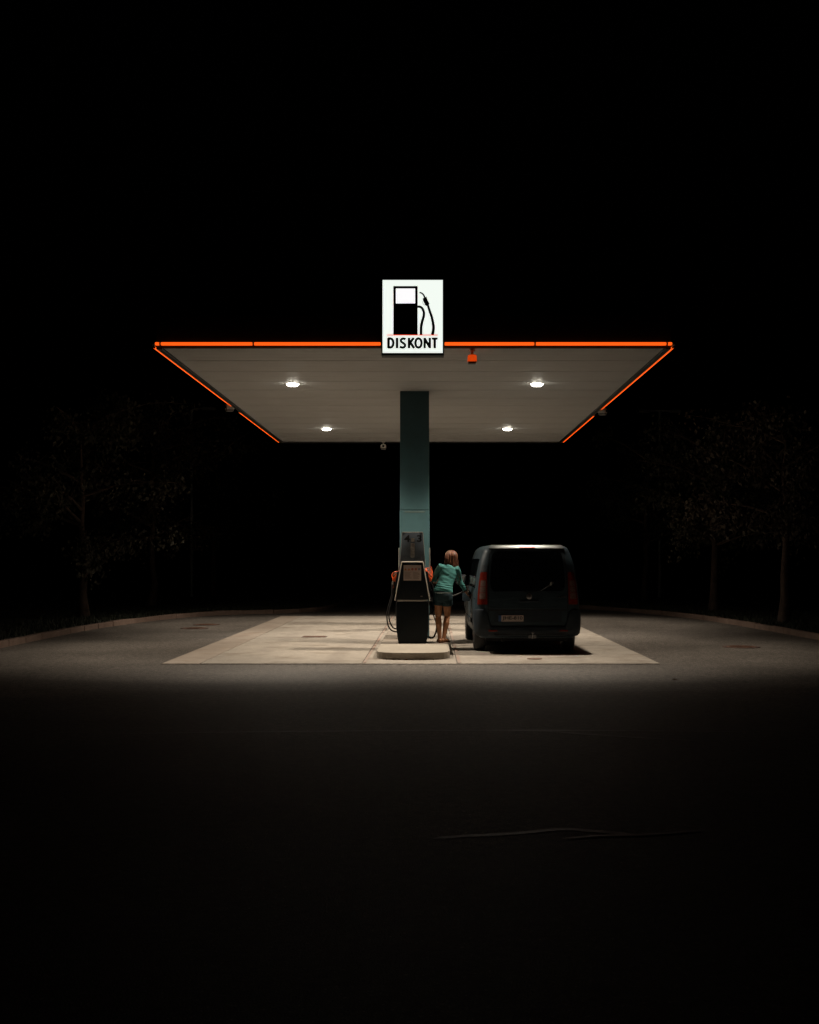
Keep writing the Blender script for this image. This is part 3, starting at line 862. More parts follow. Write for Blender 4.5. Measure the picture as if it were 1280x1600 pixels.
def van_pt(u, z):
    """u: signed distance along the plan outline from the middle of the rear; z: height on the unscaled side"""
    W = van_W(z); r = min(0.17, W * 0.5)
    s = 1 if u >= 0 else -1
    a = abs(u)
    f = W - r
    arc = r * math.pi / 2
    if a <= f:
        x = a; y = 0.0
    elif a <= f + arc:
        th = (a - f) / r
        x = f + r * math.sin(th); y = r * (1 - math.cos(th))
    else:
        x = W; y = r + (a - f - arc)
    y -= 0.035 * (1 - min(1, x / W) ** 2)
    lean = ip(LEAN, z)
    y2 = y + lean * max(0.0, 1 - max(0, y) / 3.0)
    # narrow and round the nose
    if y2 > 4.0:
        k = (min(y2, VL_) - 4.0) / 0.8
        x *= math.sqrt(max(0.0, 1 - 0.72 * k ** 2.2))
    zz = z
    rz_ = roof_z(min(max(y2, 0), VL_))
    if z > 0.72:
        zz = 0.72 + (z - 0.72) * (rz_ - 0.72) / (1.965 - 0.72)
    return Vector((s * x, y2, zz))
def van_n(u, z):
    e = 0.004
    z0, z1 = max(.29, z - e), min(1.955, z + e)
    du = van_pt(u + e, z) - van_pt(u - e, z)
    dz = van_pt(u, z1) - van_pt(u, z0)
    n = du.cross(dz)
    n.normalize()
    return n
def u_side(y, z, s):             # outline coordinate of a point on the flank at length y
    W = van_W(z); r = min(.17, W * .5)
    lean = ip(LEAN, z)
    yy = (y - lean) / (1 - lean / 3.0) if y < 3.0 else y
    return s * (W - r + r * math.pi / 2 + max(0, yy - r))
def van_patch(fu, z0, z1, off, depth=0.03, nu=10, nz=10):
    """panel lying on the body surface; fu(z, t) gives outline coordinate for t in 0..1"""
    vs = []; fs = []
    for j in range(nz + 1):
        z = z0 + (z1 - z0) * j / nz
        for i in range(nu + 1):
            u = fu(z, i / nu)
            n = van_n(u, z)
            vs.append(van_pt(u, z) + n * off)
    N = len(vs)
    W = nu + 1
    for j in range(nz):
        for i in range(nu):
            fs.append((j * W + i, j * W + i + 1, (j + 1) * W + i + 1, (j + 1) * W + i))
    rim = [i for i in range(W)] + [j * W + nu for j in range(1, nz + 1)] + [nz * W + i for i in range(nu - 1, -1, -1)] + [j * W for j in range(nz - 1, 0, -1)]
    base = []
    for k in rim:
        j, i = divmod(k, W)
        z = z0 + (z1 - z0) * j / nz
        u = fu(z, i / nu)
        vs.append(van_pt(u, z) + van_n(u, z) * (off - depth))
    for k in range(len(rim)):
        k2 = (k + 1) % len(rim)
        fs.append((rim[k], N + k, N + k2, rim[k2]))
    return MB().add(vs, fs)
# body shell
def body():
    ys = [.35, .6, .9, 1.3, 1.8, 2.3, 2.8, 3.1, 3.3, 3.5, 3.7, 3.9, 4.05, 4.2, 4.35, 4.5, 4.62, 4.72, 4.80]
    zs = [z for z, w in ZW]
    zs2 = sorted(set(zs + [.42, .61, .81, .975, 1.15, 1.35, 1.53, 1.66, 1.76, 1.83]))
    rows = []
    for z in zs2:
        W = van_W(z); r = min(.17, W * .5); f = W - r; arc = r * math.pi / 2
        us = [f * k / 6 for k in range(7)] + [f + arc * k / 5 for k in range(1, 6)] + [f + arc + (y - .17) for y in ys]
        rows.append([van_pt(-u, z) for u in us[::-1]][:-1] + [van_pt(u, z) for u in us])
    n = len(rows[0])
    vs = [p for r_ in rows for p in r_]
    fs = []
    for j in range(len(rows) - 1):
        for i in range(n - 1):
            fs.append((j * n + i, j * n + i + 1, (j + 1) * n + i + 1, (j + 1) * n + i))
        fs.append((j * n + n - 1, j * n, (j + 1) * n, (j + 1) * n + n - 1))
    # bottom and roof closed straight across
    for base in (0, (len(rows) - 1) * n):
        for i in range(n // 2):
            a, b, c, d = base + i, base + i + 1, base + n - 2 - i, base + n - 1 - i
            fs.append((a, b, c, d) if b != c else (a, b, d))
    me = MB().add(vs, fs).mesh("body", True, 50)
    me.materials.append(M['van_paint'])
    o = link("body", me, None)
    # wheel arches cut from the shell
    for y in (0.87, 3.87):
        cut = MB().lathe([(0.375, -1.2), (0.375, 1.2)], (0, y, 0.335), 'x', 32)
        cme = cut.mesh("cut"); cme.materials.append(M['van_dark'])
        co = link("cut", cme, None)
        md = o.modifiers.new("b", 'BOOLEAN'); md.operation = 'DIFFERENCE'; md.object = co; md.solver = 'EXACT'
        try: md.material_mode = 'TRANSFER'
        except Exception: pass
        bpy.context.view_layer.update()
        new = evaluated(o)
        o.modifiers.clear()
        if len(new.polygons) > 100:
            o.data = new
        bpy.data.objects.remove(co)
    o.data.shade_smooth()
    try: o.data.set_sharp_from_angle(angle=R(42))
    except Exception: pass
    o.data.name = "body"
    o.parent = van
    return o
body()
MB().box(-0.74, 0.74, 0.25, 4.4, 0.21, 0.30, 0.01).build("underbody", 'van_dark', van)
lin = lambda a, b: (lambda z, t: a + (b - a) * t)
# tailgate with its glass and seams
def gate_hw(z): return float(np.interp(z, [.46, .75, .95, 1.45, 1.80, 1.90], [.690, .705, .705, .700, .665, .60]))
gate = van_patch(lambda z, t: (2 * t - 1) * gate_hw(z), .505, 1.885, 0.011, 0.02, 24, 34).build("tailgate", 'van_paint', van, True)
van_patch(lambda z, t: (2 * t - 1) * (gate_hw(z) + 0.014), .495, 1.893, 0.0035, 0.02, 24, 30).build("tailgate_gap", 'van_dark', van, True)
def glass_hw(z): return float(np.interp(z, [1.12, 1.17, 1.3, 1.75, 1.815, 1.84], [.60, .655, .672, .635, .60, .54]))
van_patch(lambda z, t: (2 * t - 1) * glass_hw(z), 1.125, 1.838, 0.018, 0.02, 20, 24).build("rear_window", 'van_glass', gate, True)
# crease and number plate recess
van_patch(lambda z, t: (2 * t - 1) * 0.695, .805, .832, 0.020, 0.02, 20, 2).build("crease_strip", 'van_paint', gate, True)
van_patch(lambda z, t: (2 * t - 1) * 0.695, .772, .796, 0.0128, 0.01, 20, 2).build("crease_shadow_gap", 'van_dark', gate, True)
van_patch(lambda z, t: (2 * t - 1) * 0.600, .565, .765, 0.0140, 0.01, 20, 4).build("plate_recess", 'van_plastic', gate, True)
py_ = van_pt(-0.27, .66).y - 0.024
plate = MB().box(-0.480, -0.084, py_ - 0.004, py_ + 0.012, .582, .692, 0.003).build("number_plate", 'plate', gate)
MB().box(-0.530, -0.4815, py_ - 0.005, py_ + 0.012, .582, .692, 0.0).build("plate_band", 'plate_blue', plate)
link("plate_lettering", text_mesh("plate_lettering", "JHE-810", -0.462, -0.100, .598, .676, py_ - 0.0065, 0.003, 0.03), 'digit', plate)
# handle, badge, wiper, small lettering marks
yb = van_pt(0, 1.0).y - 0.012
MB().lathe([(0.052, 0.0), (0.052, -0.010), (0.044, -0.014), (0.004, -0.014)], (0.02, yb, 1.03), 'y', 24).build("badge", 'dim_chrome', gate, True)
MB().box(-0.15, 0.19, yb - 0.028, yb + 0.01, .925, .958, 0.008).build("handle", 'van_plastic', gate, True)
for x, w in ((0.56, 0.03), (0.605, 0.02), (0.64, 0.045)):
    yq = van_pt(x, 1.02).y - 0.013
    MB().box(x - w / 2, x + w / 2, yq - 0.006, yq + 0.004, 1.012, 1.03).build("model_badge", 'chrome', gate)
w0 = van_pt(0.28, 1.13); w1 = van_pt(0.46, 1.25)
MB().tube([(0.22, w0.y - 0.045, 1.12), (0.40, w1.y - 0.045, 1.235), (0.47, w1.y - 0.04, 1.27)], [0.009, 0.006, 0.005], 8).build("wiper", 'van_dark', gate, True)
MB().box(0.40, 0.425, w1.y - 0.056, w1.y - 0.048, 1.225, 1.285).build("wiper_blade", 'steel', gate)
# roof spoiler lip with brake light
yr = van_pt(0, 1.905).y
sp = van_patch(lambda z, t: (2 * t - 1) * float(np.interp(z, [1.87, 1.93], [.715, .655])), 1.893, 1.945, 0.020, 0.03, 20, 5).build("roof_lip", 'lip_highlight', van, True)
van_patch(lambda z, t: -0.125 + t * 0.275, 1.898, 1.932, 0.027, 0.012, 8, 3).build("brake_light", 'brake_red', sp, True)
# tail lights wrap the corners
for s in (-1, 1):
    def fl(z, t, s=s):
        a = gate_hw(z) + 0.024
        W = van_W(z); r = .17
        b = (W - r) + r * math.pi / 2 * float(np.interp(z, [.88, 1.0, 1.2, 1.47], [.50, .50, .50, .46]))
        return s * (a + (b - a) * t)
    tl = van_patch(fl, .885, 1.465, 0.014, 0.02, 8, 16).build("tail_light", 'tail_red', van, True)
    def fl2(z, t, s=s):
        return fl(z, 0.16 + 0.62 * t)
    van_patch(fl2, .985, 1.315, 0.0185, 0.01, 6, 10).build("clear_lens", 'tail_clear', tl, True)
    for zz in (1.09, 1.20):
        van_patch(fl2, zz, zz + 0.008, 0.0200, 0.01, 6, 1).build("lens_rib", 'tail_red', tl, True)
    # dark trim above the lamp
    van_patch(lambda z, t: fl(z, t), 1.475, 1.60, 0.006, 0.01, 6, 4).build("pillar_trim", 'van_plastic', van, True)
# rear bumper: tall corners, low middle
def bumper():
    us = []
    N = 44
    Wb = .955; r = .15
    vs = []; fs = []
    prof = [(-.05, 0.0), (-.004, .10), (.008, .3), (.012, .6), (.010, .85), (-.002, .96), (-.05, 1.0)]
    pts = []
    tot = (Wb - r) + r * math.pi / 2 + .42
    for i in range(N + 1):
        u = -tot + 2 * tot * i / N
        a = abs(u); s = 1 if u >= 0 else -1
        f = Wb - r; arc = r * math.pi / 2
        if a <= f: x, y, nx, ny = a, 0, 0, -1
        elif a <= f + arc:
            th = (a - f) / r
            x, y, nx, ny = f + r * math.sin(th), r * (1 - math.cos(th)), math.sin(th), -math.cos(th)
        else: x, y, nx, ny = Wb, r + a - f - arc, 1, 0
        y -= .055 * (1 - min(1, x / Wb) ** 2) + 0.035
        zt2 = float(np.interp(a, [0, .700, .735, .80, 5], [.495, .495, .79, .805, .80]))
        zb2 = float(np.interp(a, [0, .5, tot], [.30, .30, .34]))
        pts.append([(s * x + s * nx * o, y + ny * o, zb2 + (zt2 - zb2) * k) for o, k in prof])
    n = len(prof)
    vs = [p for q in pts for p in q]
    for i in range(N):
        for j in range(n - 1):
            fs.append((i * n + j, (i + 1) * n + j, (i + 1) * n + j + 1, i * n + j + 1))
    return MB().add(vs, fs)
bp = bumper().build("rear_bumper", 'van_plastic', van, True)
MB().box(-.62, .62, -.098, -.08, .345, .358).build("bumper_groove", 'van_dark', bp)
for s in (-1, 1):
    MB().box(s * .62 - .09, s * .62 + .09, -.083, -.06, .40, .432, 0.004).build("reflector", 'tail_red', bp)
# tow hitch
tw = MB().tube([(0.07, 0.30, .30), (0.07, -0.05, .29), (0.07, -0.15, .30), (0.07, -0.165, .355)], [.022, .022, .02, .014], 10)
tw.ball((0.07, -0.165, .385), .026, .026, .026)
tw.build("tow_hitch", 'dim_chrome', van, True)
MB().box(0.0, 0.14, -.115, -.095, .285, .345, 0.004).build("tow_socket", 'dim_chrome', van)
MB().tube([(-.45, .5, .25), (-.45, -.02, .24)], .03, 12).build("exhaust_pipe", 'van_dark', van, True)
# wheels
def wheel(x, y, s):
    w = MB().lathe([(.19, -.105), (.30, -.108), (.323, -.09), (.332, -.05), (.332, .05), (.323, .09), (.30, .108), (.19, .105)], (x, y, .332), 'x', 36).build("wheel", 'rubber', van, True)
    rim = MB().lathe([(.205, -.06), (.205, .098), (.190, .104), (.178, .07), (.09, .055), (.06, .085), (.004, .088)] if s > 0 else
                     [(.205, .06), (.205, -.098), (.190, -.104), (.178, -.07), (.09, -.055), (.06, -.085), (.004, -.088)], (x, y, .332), 'x', 30)
    rim.build("rim", 'alloy', w, True)
    sp_ = MB()
    for k in range(5):
        a = 2 * math.pi * k / 5 + .3
        sp_.tube([(x + s * .085, y + .05 * math.cos(a), .332 + .05 * math.sin(a)), (x + s * .092, y + .19 * math.cos(a), .332 + .19 * math.sin(a))], [.03, .022], 6)
    sp_.build("spokes", 'alloy', w, True)
for y in (0.87, 3.87):
    for s in (-1, 1):
        wheel(s * .82, y, s)
# flank details on both sides: windows, seams, moulding, handles, mirror
for s in (-1, 1):
    def side(ya, yb_, sh=0.0):
        def f(z, t):
            return u_side(ya + sh * (z - 1.2) + (yb_ - ya) * t, z, s)
        return f
    for ya, yb_ in ((.42, 1.42), (1.52, 2.58)):
        van_patch(side(ya, yb_), 1.17, 1.70, 0.006, 0.012, 8, 8).build("side_window", 'van_glass', van, True)
    van_patch(lambda z, t: u_side(2.68 + (float(np.interp(z, [1.15, 1.75], [3.62, 3.36])) - 2.68) * t, z, s), 1.17, 1.70, 0.006, 0.012, 10, 8).build("front_window", 'van_glass', van, True)
    for yy in (1.47, 2.63, 3.68):
        van_patch(side(yy, yy + .012), .40, 1.78 if yy < 3 else 1.10, 0.0025, 0.01, 1, 14).build("door_seam", 'van_dark', van)
    van_patch(side(1.25, 3.45), .50, .575, 0.020, 0.025, 14, 3).build("side_moulding", 'van_plastic', van, True)
    van_patch(side(.3, 3.6), .965, .99, 0.008, 0.012, 16, 2).build("slide_rail", 'van_plastic', van, True)
    for yy in (1.62, 2.78):
        q = van_pt(u_side(yy + .08, 1.02, s), 1.02)
        MB().tube([(q.x + s * .005, q.y - .08, q.z), (q.x + s * .035, q.y - .06, q.z), (q.x + s * .035, q.y + .06, q.z), (q.x + s * .005, q.y + .08, q.z)], .013, 8).build("door_handle", 'van_plastic', van, True)
    q = van_pt(u_side(3.35, 1.15, s), 1.15)
    mr = MB().box(min(s * .93, s * 1.16), max(s * .93, s * 1.16), q.y - .02, q.y + .12, 1.17, 1.37, 0.035).build("wing_mirror", 'van_plastic', van, True)
    MB().box(min(s * .965, s * 1.135), max(s * .965, s * 1.135), q.y - .027, q.y - .018, 1.195, 1.345, 0.0).build("mirror_glass", 'chrome', mr)
    MB().tube([(s * .86, q.y + .05, 1.12), (s * .96, q.y + .05, 1.19)], .03, 8).build("mirror_arm", 'van_plastic', mr, True)
    # headlight
    van_patch(lambda z, t: u_side(4.28 + .36 * t, z, s), .80, .94, 0.006, 0.012, 6, 4).build("headlight", 'tail_clear', van, True)
# windscreen
wsv = []; 
for j in range(9):
    y = 3.33 + .70 * j / 8
    hw = .70 + .04 * j / 8
    for i in range(9):
        x = (2 * i / 8 - 1) * hw
        wsv.append((x, y, roof_z(y) + 0.006 - 0.10 * (x / .8) ** 4 * 0.6))
wsf = [(j * 9 + i, j * 9 + i + 1, (j + 1) * 9 + i + 1, (j + 1) * 9 + i) for j in range(8) for i in range(8)]
MB().add(wsv, wsf).build("windscreen", 'van_glass', van, True)
# filler neck and open flap on the left flank
FZ, FY = .96, 1.72
qf = van_pt(u_side(FY, FZ, -1), FZ)
MB().lathe([(.055, 0.01), (.055, -.012), (.04, -.014), (.035, 0.0), (.004, 0.0)], (qf.x, FY, qf.z), 'x', 20).build("filler_neck", 'van_dark', van, True)
MB().prism([(qf.x - .004, FY + .085), (qf.x - .15, FY + .115), (qf.x - .15, FY + .127), (qf.x - .004, FY + .099)], 'z', FZ - .08, FZ + .08, 0.004).build("filler_flap", 'van_paint', van, True)

# ================================================================== PERSON
def person():
    ox, oy, oz = 0.30, 23.20, 0.13
    p = thing("person", "person in a teal long-sleeved top and dark shorts fuelling the van", "person", (ox, oy, oz))
    V = Vector
    # joints (metres from the spot between the feet)
    head = V((.105, .20, 1.61)); neck0 = V((.075, .13, 1.47)); 
    shL, shR = V((-.115, .10, 1.425)), V((.225, .115, 1.385))
    chest = V((.05, .10, 1.31)); waist = V((-.02, .02, 1.06)); hip = V((-.055, -.02, .90))
    hipL, hipR = V((-.140, -.015, .85)), V((.028, -.015, .85))
    knL, knR = V((-.144, .0, .475)), V((.026, .125, .490))
    anL, anR = V((-.116, -.03, .075)), V((-.040, .01, .075))
    elL, wrL = V((-.232, .16, 1.19)), V((-.185, .40, 1.165))
    elR, wrR = V((.262, .29, 1.175)), V((.385, .335, .945))
    # hands
    def hand(mb, wr, d, palm, curl, flip, spread=0.16):
        d = V(d).normalized(); palm = V(palm); palm = (palm - d * palm.dot(d)).normalized()
        side = d.cross(palm) * flip            # towards the thumb
        c = wr + d * .045
        mb.tube([wr - d * .02, wr + d * .01, wr + d * .05, wr + d * .085, wr + d * .098], [(.024, .020), (.027, .019), (.040, .016), (.041, .014), (.030, .010)], 12, True, side)
        lens = [.078, .088, .082, .064]
        for k in range(4):
            o = (1.5 - k) / 1.5
            b0 = wr + d * (.090 - .006 * abs(k - 1)) + side * (.029 * o)
            dd = (d + side * spread * o * .5).normalized()
            pts = [b0 - dd * .015, b0]
            ang = 0; cur = b0
            for seg, fr_ in enumerate((.42, .33, .25)):
                ang += curl * (.8, 1.0, .7)[seg]
                st = dd * math.cos(ang) + palm * math.sin(ang)
                cur = cur + st * lens[k] * fr_
                pts.append(cur)
            mb.tube(pts, [.0095, .0095, .009, .0085, .007], 8)
        tb = wr + d * .03 + side * .030
        t1 = tb + (d * .6 + side * .7 + palm * .35).normalized() * .036
        t2 = t1 + (d * .85 + side * .05 + palm * .6).normalized() * .030
        t3 = t2 + (d * .8 - side * .2 + palm * .7).normalized() * .024
        mb.tube([tb - side * .015, tb, t1, t2, t3], [.013, .0125, .011, .0098, .0075], 8)
    def foot(mb, an, yaw, ):
        f = V((math.sin(yaw), math.cos(yaw), 0)); sd = V((math.cos(yaw), -math.sin(yaw), 0))
        a = V((an.x, an.y, 0))
        mb.tube([a - f * .065 + V((0, 0, .035)), a - f * .03 + V((0, 0, .045)), a + f * .04 + V((0, 0, .046)), a + f * .11 + V((0, 0, .033)), a + f * .155 + V((0, 0, .024)), a + f * .178 + V((0, 0, .02))],
                [(.022, .028), (.032, .036), (.034, .036), (.042, .025), (.040, .018), (.02, .01)], 12, True, sd)
        for k in range(5):
            o = (k - 2) / 2
            b0 = a + f * (.165 - .012 * k) + sd * (-.033 * o * (1 if yaw > 0 else 1)) + V((0, 0, .022))
            mb.tube([b0 - f * .02, b0 + f * .018, b0 + f * .034 + V((0, 0, -.005))], [.010, .0095, .007], 7)
    # ---------- body, one continuous skin
    b = MB()
    sk = V((1, 0, 0))
    b.tube([hip + V((0, 0, -.10)), hip, waist, chest, V((.055, .11, 1.40)), V((.07, .125, 1.445))],
           [(.13, .10), (.165, .115), (.122, .092), (.142, .105), (.12, .09), (.06, .06)], 20, True, sk)
    b.tube([V((.068, .12, 1.43)), neck0, V((.09, .165, 1.53)), head + V((0, -.01, -.02))], [.062, .052, .05, .052], 14)
    b.ball(head, .074, .095, .112, 20, 14)
    b.tube([head + V((.005, .04, -.03)), head + V((.008, .075, -.085)), head + V((.008, .08, -.105))], [.05, .04, .022], 12)   # jaw
    b.tube([head + V((.004, .088, .012)), head + V((.004, .112, -.028)), head + V((.004, .098, -.038))], [.009, .014, .012], 8)  # nose
    for s in (-1, 1):
        b.tube([head + V((s * .072, .0, .015)), head + V((s * .082, -.008, .01)), head + V((s * .078, .0, -.025))], [.012, .014, .009], 8)   # ears
        b.tube([head + V((s * .018, .086, .025)), head + V((s * .045, .074, .024))], [.010, .008], 8)
    for h_, k_, a_, yaw in ((hipL, knL, anL, R(-6)), (hipR, knR, anR, R(34))):
        m1 = h_.lerp(k_, .45); m2 = k_.lerp(a_, .30) + V((0, -.018, 0)); m3 = k_.lerp(a_, .65)
        b.tube([h_ + V((0, 0, .06)), h_, m1, h_.lerp(k_, .8), k_, m2, m3, a_, a_ + V((0, 0, -.045))], [.085, .096, .080, .063, .056, .060, .045, .035, .036], 16)
        foot(b, a_, yaw)
    for s_, e_, w_ in ((shL, elL, wrL), (shR, elR, wrR)):
        b.tube([V((.06, .11, s_.z - .005)), s_, s_.lerp(e_, .35), e_, e_.lerp(w_, .35), w_], [.058, .056, .046, .038, .036, .024], 14)
    hand(b, wrL, (.10, .9, -.15), (0.2, .1, -1), .32, 1)
    hand(b, wrR, (.45, .35, -.55), (.55, -.30, .45), .95, -1)
    def solid(mb, name, vox, it, m, parent, wr=None):
        me = mb.mesh(name)
        o = link(name, me, None)
        md = o.modifiers.new("r", 'REMESH'); md.mode = 'VOXEL'; md.voxel_size = vox
        ms = o.modifiers.new("s", 'SMOOTH'); ms.factor = 0.5; ms.iterations = it
        bpy.context.view_layer.update()
        new = evaluated(o)
        bpy.data.objects.remove(o)
        new.name = name
        if wr:
            nv = [(v.co.copy(), v.normal.copy()) for v in new.vertices]
            new.vertices.foreach_set("co", [x for c, nn in nv for x in (c + nn * wr(c))])
            new.update()
        new.shade_smooth()
        new.materials.clear()
        return link(name, new, m, parent)
    bod = solid(b, "body", .0055, 5, 'skin', p)
    for s in (-1, 1):
        MB().ball(head + V((s * .030, .083, .012)), .012, .010, .008, 10, 6).build("eye", 'eye', bod, True)
    MB().tube([head + V((-.022, .098, -.064)), head + V((.004, .106, -.062)), head + V((.030, .098, -.064))], [.004, .008, .004], 8).build("lips", 'lip', bod, True)
    # ---------- top
    t = MB()
    t.tube([V((-.052, -.03, .945)), V((-.05, -.025, .965)), V((-.035, 0, 1.03)), V((-.012, .035, 1.12)), V((.025, .075, 1.22)), V((.05, .10, 1.31)), V((.058, .108, 1.39)), V((.066, .118, 1.435)), V((.072, .125, 1.458))],
           [(.172, .125), (.184, .137), (.168, .128), (.148, .114), (.153, .118), (.162, .122), (.152, .108), (.10, .085), (.066, .066)], 24, True, sk)
    for s_, e_, w_ in ((shL, elL, wrL), (shR, elR, wrR)):
        t.tube([V((.06, .11, s_.z - .02)), s_, s_.lerp(e_, .3), s_.lerp(e_, .7), e_, e_.lerp(w_, .4), e_.lerp(w_, .9), e_.lerp(w_, .96)], [.072, .069, .062, .053, .051, .047, .036, .034], 16)
    def wrinkle(c):
        a = noise.noise(V((c.x * 5, c.y * 5, c.z * 17 + c.x * 9))) * .0075
        a += noise.noise(V((c.x * 14, c.y * 14, c.z * 30))) * .0032
        fold = max(0, 1 - abs(c.z - 1.05) / .12) * math.sin(c.z * 150 + c.x * 25) * .0045
        return a + fold
    top = solid(t, "long_sleeved_top", .007, 3, 'knit', p, wrinkle)
    MB().tube([V((-.052, -.03, .930)), V((-.052, -.03, .95))], [(.174, .128), (.178, .132)], 28, True, sk).build("shirt_hem", 'belt', p, True)
    # ---------- shorts
    s = MB()
    s.tube([V((-.055, -.025, .975)), V((-.055, -.025, .90)), V((-.055, -.02, .82)), V((-.055, -.015, .77))], [(.172, .125), (.186, .140), (.188, .138), (.165, .12)], 24, True, sk)
    for h_, k_, sg in ((hipL, knL, -1), (hipR, knR, 1)):
        a, c = h_ + V((0, 0, .03)), h_.lerp(k_, .40)
        s.tube([a, h_.lerp(k_, .15), h_.lerp(k_, .36) + V((sg * .006, 0, 0)), h_.lerp(k_, .385) + V((sg * .007, 0, 0))], [.104, .105, .101, .100], 18)
    def wr2(c):
        return noise.noise(V((c.x * 12, c.y * 12, c.z * 16))) * .004
    sh = solid(s, "shorts", .007, 3, 'shorts', p, wr2)
    for x in (-.12, .015):
        MB().box(x - .045, x + .045, -.158, -.150, .80, .89, .004).build("back_pocket", 'shorts', sh)
    # ---------- hair: a cap and many strands that fall over the shoulders
    h = MB()
    h2 = MB()
    hc = head + V((0, -.012, .012))
    rr = random.Random(11)
    h.ball(hc + V((0, -.008, .004)), .084, .096, .106, 22, 14)
    def strand(th, ph, r0, length, rad):
        d0 = V((math.sin(ph) * math.cos(th), math.sin(ph) * math.sin(th), math.cos(ph)))
        pts = [hc + V((d0.x * .084, d0.y * .098, d0.z * .112))]
        n = 7
        ax = math.cos(th); ay = math.sin(th)
        prev = pts[0]
        sway = rr.uniform(-.04, .04); puff = rr.uniform(-.010, .016); ph0 = rr.uniform(0, 6.28)
        for k in range(1, n + 1):
            f = k / n
            pp = min(ph + f * 2.4, 1.75)
            rx_, ry_ = .098 + puff + .006 * math.sin(ph0 + f * 7), .112 + puff + .006 * math.sin(ph0 + f * 6)
            if ph + f * 2.4 <= 1.75:
                q = hc + V((math.sin(pp) * ax * rx_, math.sin(pp) * ay * ry_, math.cos(pp) * .118))
                ell = q
            else:
                over = (ph + f * 2.4 - 1.75) / 2.4
                q = hc + V((math.sin(1.75) * ax * rx_ * (1 + .35 * over) + sway * 1.6 * over, math.sin(1.75) * ay * ry_ * (1 + .12 * over), math.cos(1.75) * .118 - over * length))
            pts.append(q)
        (h if rr.random() < .72 else h2).tube(spline(pts, 2), [rad * (1 - .6 * (i / (2 * n)) ** 2) for i in range(2 * n + 1)], 5)
    for k in range(520):
        th = rr.uniform(R(-215), R(35))         # the face, at +y, stays free
        ph = abs(rr.gauss(0, .55)) + .05
        strand(th, min(ph, 1.5), 0, rr.uniform(.28, .55), rr.uniform(.005, .010))
    ho = h.build("hair", 'hair', p, True)
    h2.build("light_strands", 'hair_light', ho, True)
    # ---------- sandals
    for a_, yaw in ((anL, R(-6)), (anR, R(34))):
        f = V((math.sin(yaw), math.cos(yaw), 0)); sd = V((math.cos(yaw), -math.sin(yaw), 0))
        a = V((a_.x, a_.y, 0))
        so = MB()
        ring = []
        for k in range(20):
            th = 2 * math.pi * k / 20
            l = math.sin(th); w = math.cos(th)
            ring.append(a + f * (.062 + .145 * l) + sd * (w * (.044 if l > 0 else .036)))
        so.loft([[q + V((0, 0, .001)) for q in ring], [q + V((0, 0, .016)) for q in ring]])
        for off in (.10, -.01):
            so.tube(spline([a + f * off + sd * .044 + V((0, 0, .012)), a + f * (off + .01) + sd * .03 + V((0, 0, .055 if off > 0 else .085)), a + f * (off + .01) - sd * .03 + V((0, 0, .055 if off > 0 else .085)), a + f * off - sd * .044 + V((0, 0, .012))], 5), [.007] * 16, 6)
        so.build("sandal", 'sandal', p, True)
    return V((ox, oy, oz)), wrR
po, wrR = person()

# nozzle in use, hose behind the person back to the pump
flr = (Matrix.Translation(van.location) @ Matrix.Rotation(R(1.1), 4, 'Z')) @ Vector((qf.x, FY, qf.z))
grip = po + wrR + Vector((.45, .35, -.55)).normalized() * .085 + Vector((.02, -.01, .03))
dirn = (flr - grip).normalized()
start = grip - dirn * 0.13
fz = thing("fuel_nozzle", "black fuel nozzle in use at the van with its hose looping back to the pump", "fuel nozzle", tuple(start))
MB().tube([Vector((0, 0, 0)), dirn * .05, dirn * .14, dirn * .21, dirn * .27], [.024, .032, .034, .040, .028], 12).build("handle", 'rubber', fz, True)
MB().tube([dirn * .22, flr - start], .012, 10).build("spout", 'steel', fz, True)
MB().tube(spline([dirn * .03 + Vector((0, 0, -.01)), dirn * .05 + Vector((0, 0, -.075)), dirn * .13 + Vector((0, 0, -.085)), dirn * .19 + Vector((0, 0, -.02))], 5), .008, 8).build("trigger_guard", 'rubber', fz, True)
MB().tube([Vector((0, 0, 0)) - dirn * .05, Vector((0, 0, 0))], .022, 12).build("swivel", 'steel', fz, True)
def wp(px, py, y): return Vector(((px - 672) / 1920 * y, y, 1.75 - (py - 870) / 1920 * y)) - start
H = [-dirn * .04, wp(708, 931.5, 23.50), wp(700, 934, 23.52), wp(692, 938, 23.50), wp(684.5, 952, 23.45), wp(683, 972, 23.38), wp(681.5, 987, 23.32), wp(676, 996.5, 23.28), wp(667, 994, 23.22)]
MB().tube(spline(H, 8), .0165, 8).build("hose", 'rubber', fz, True)

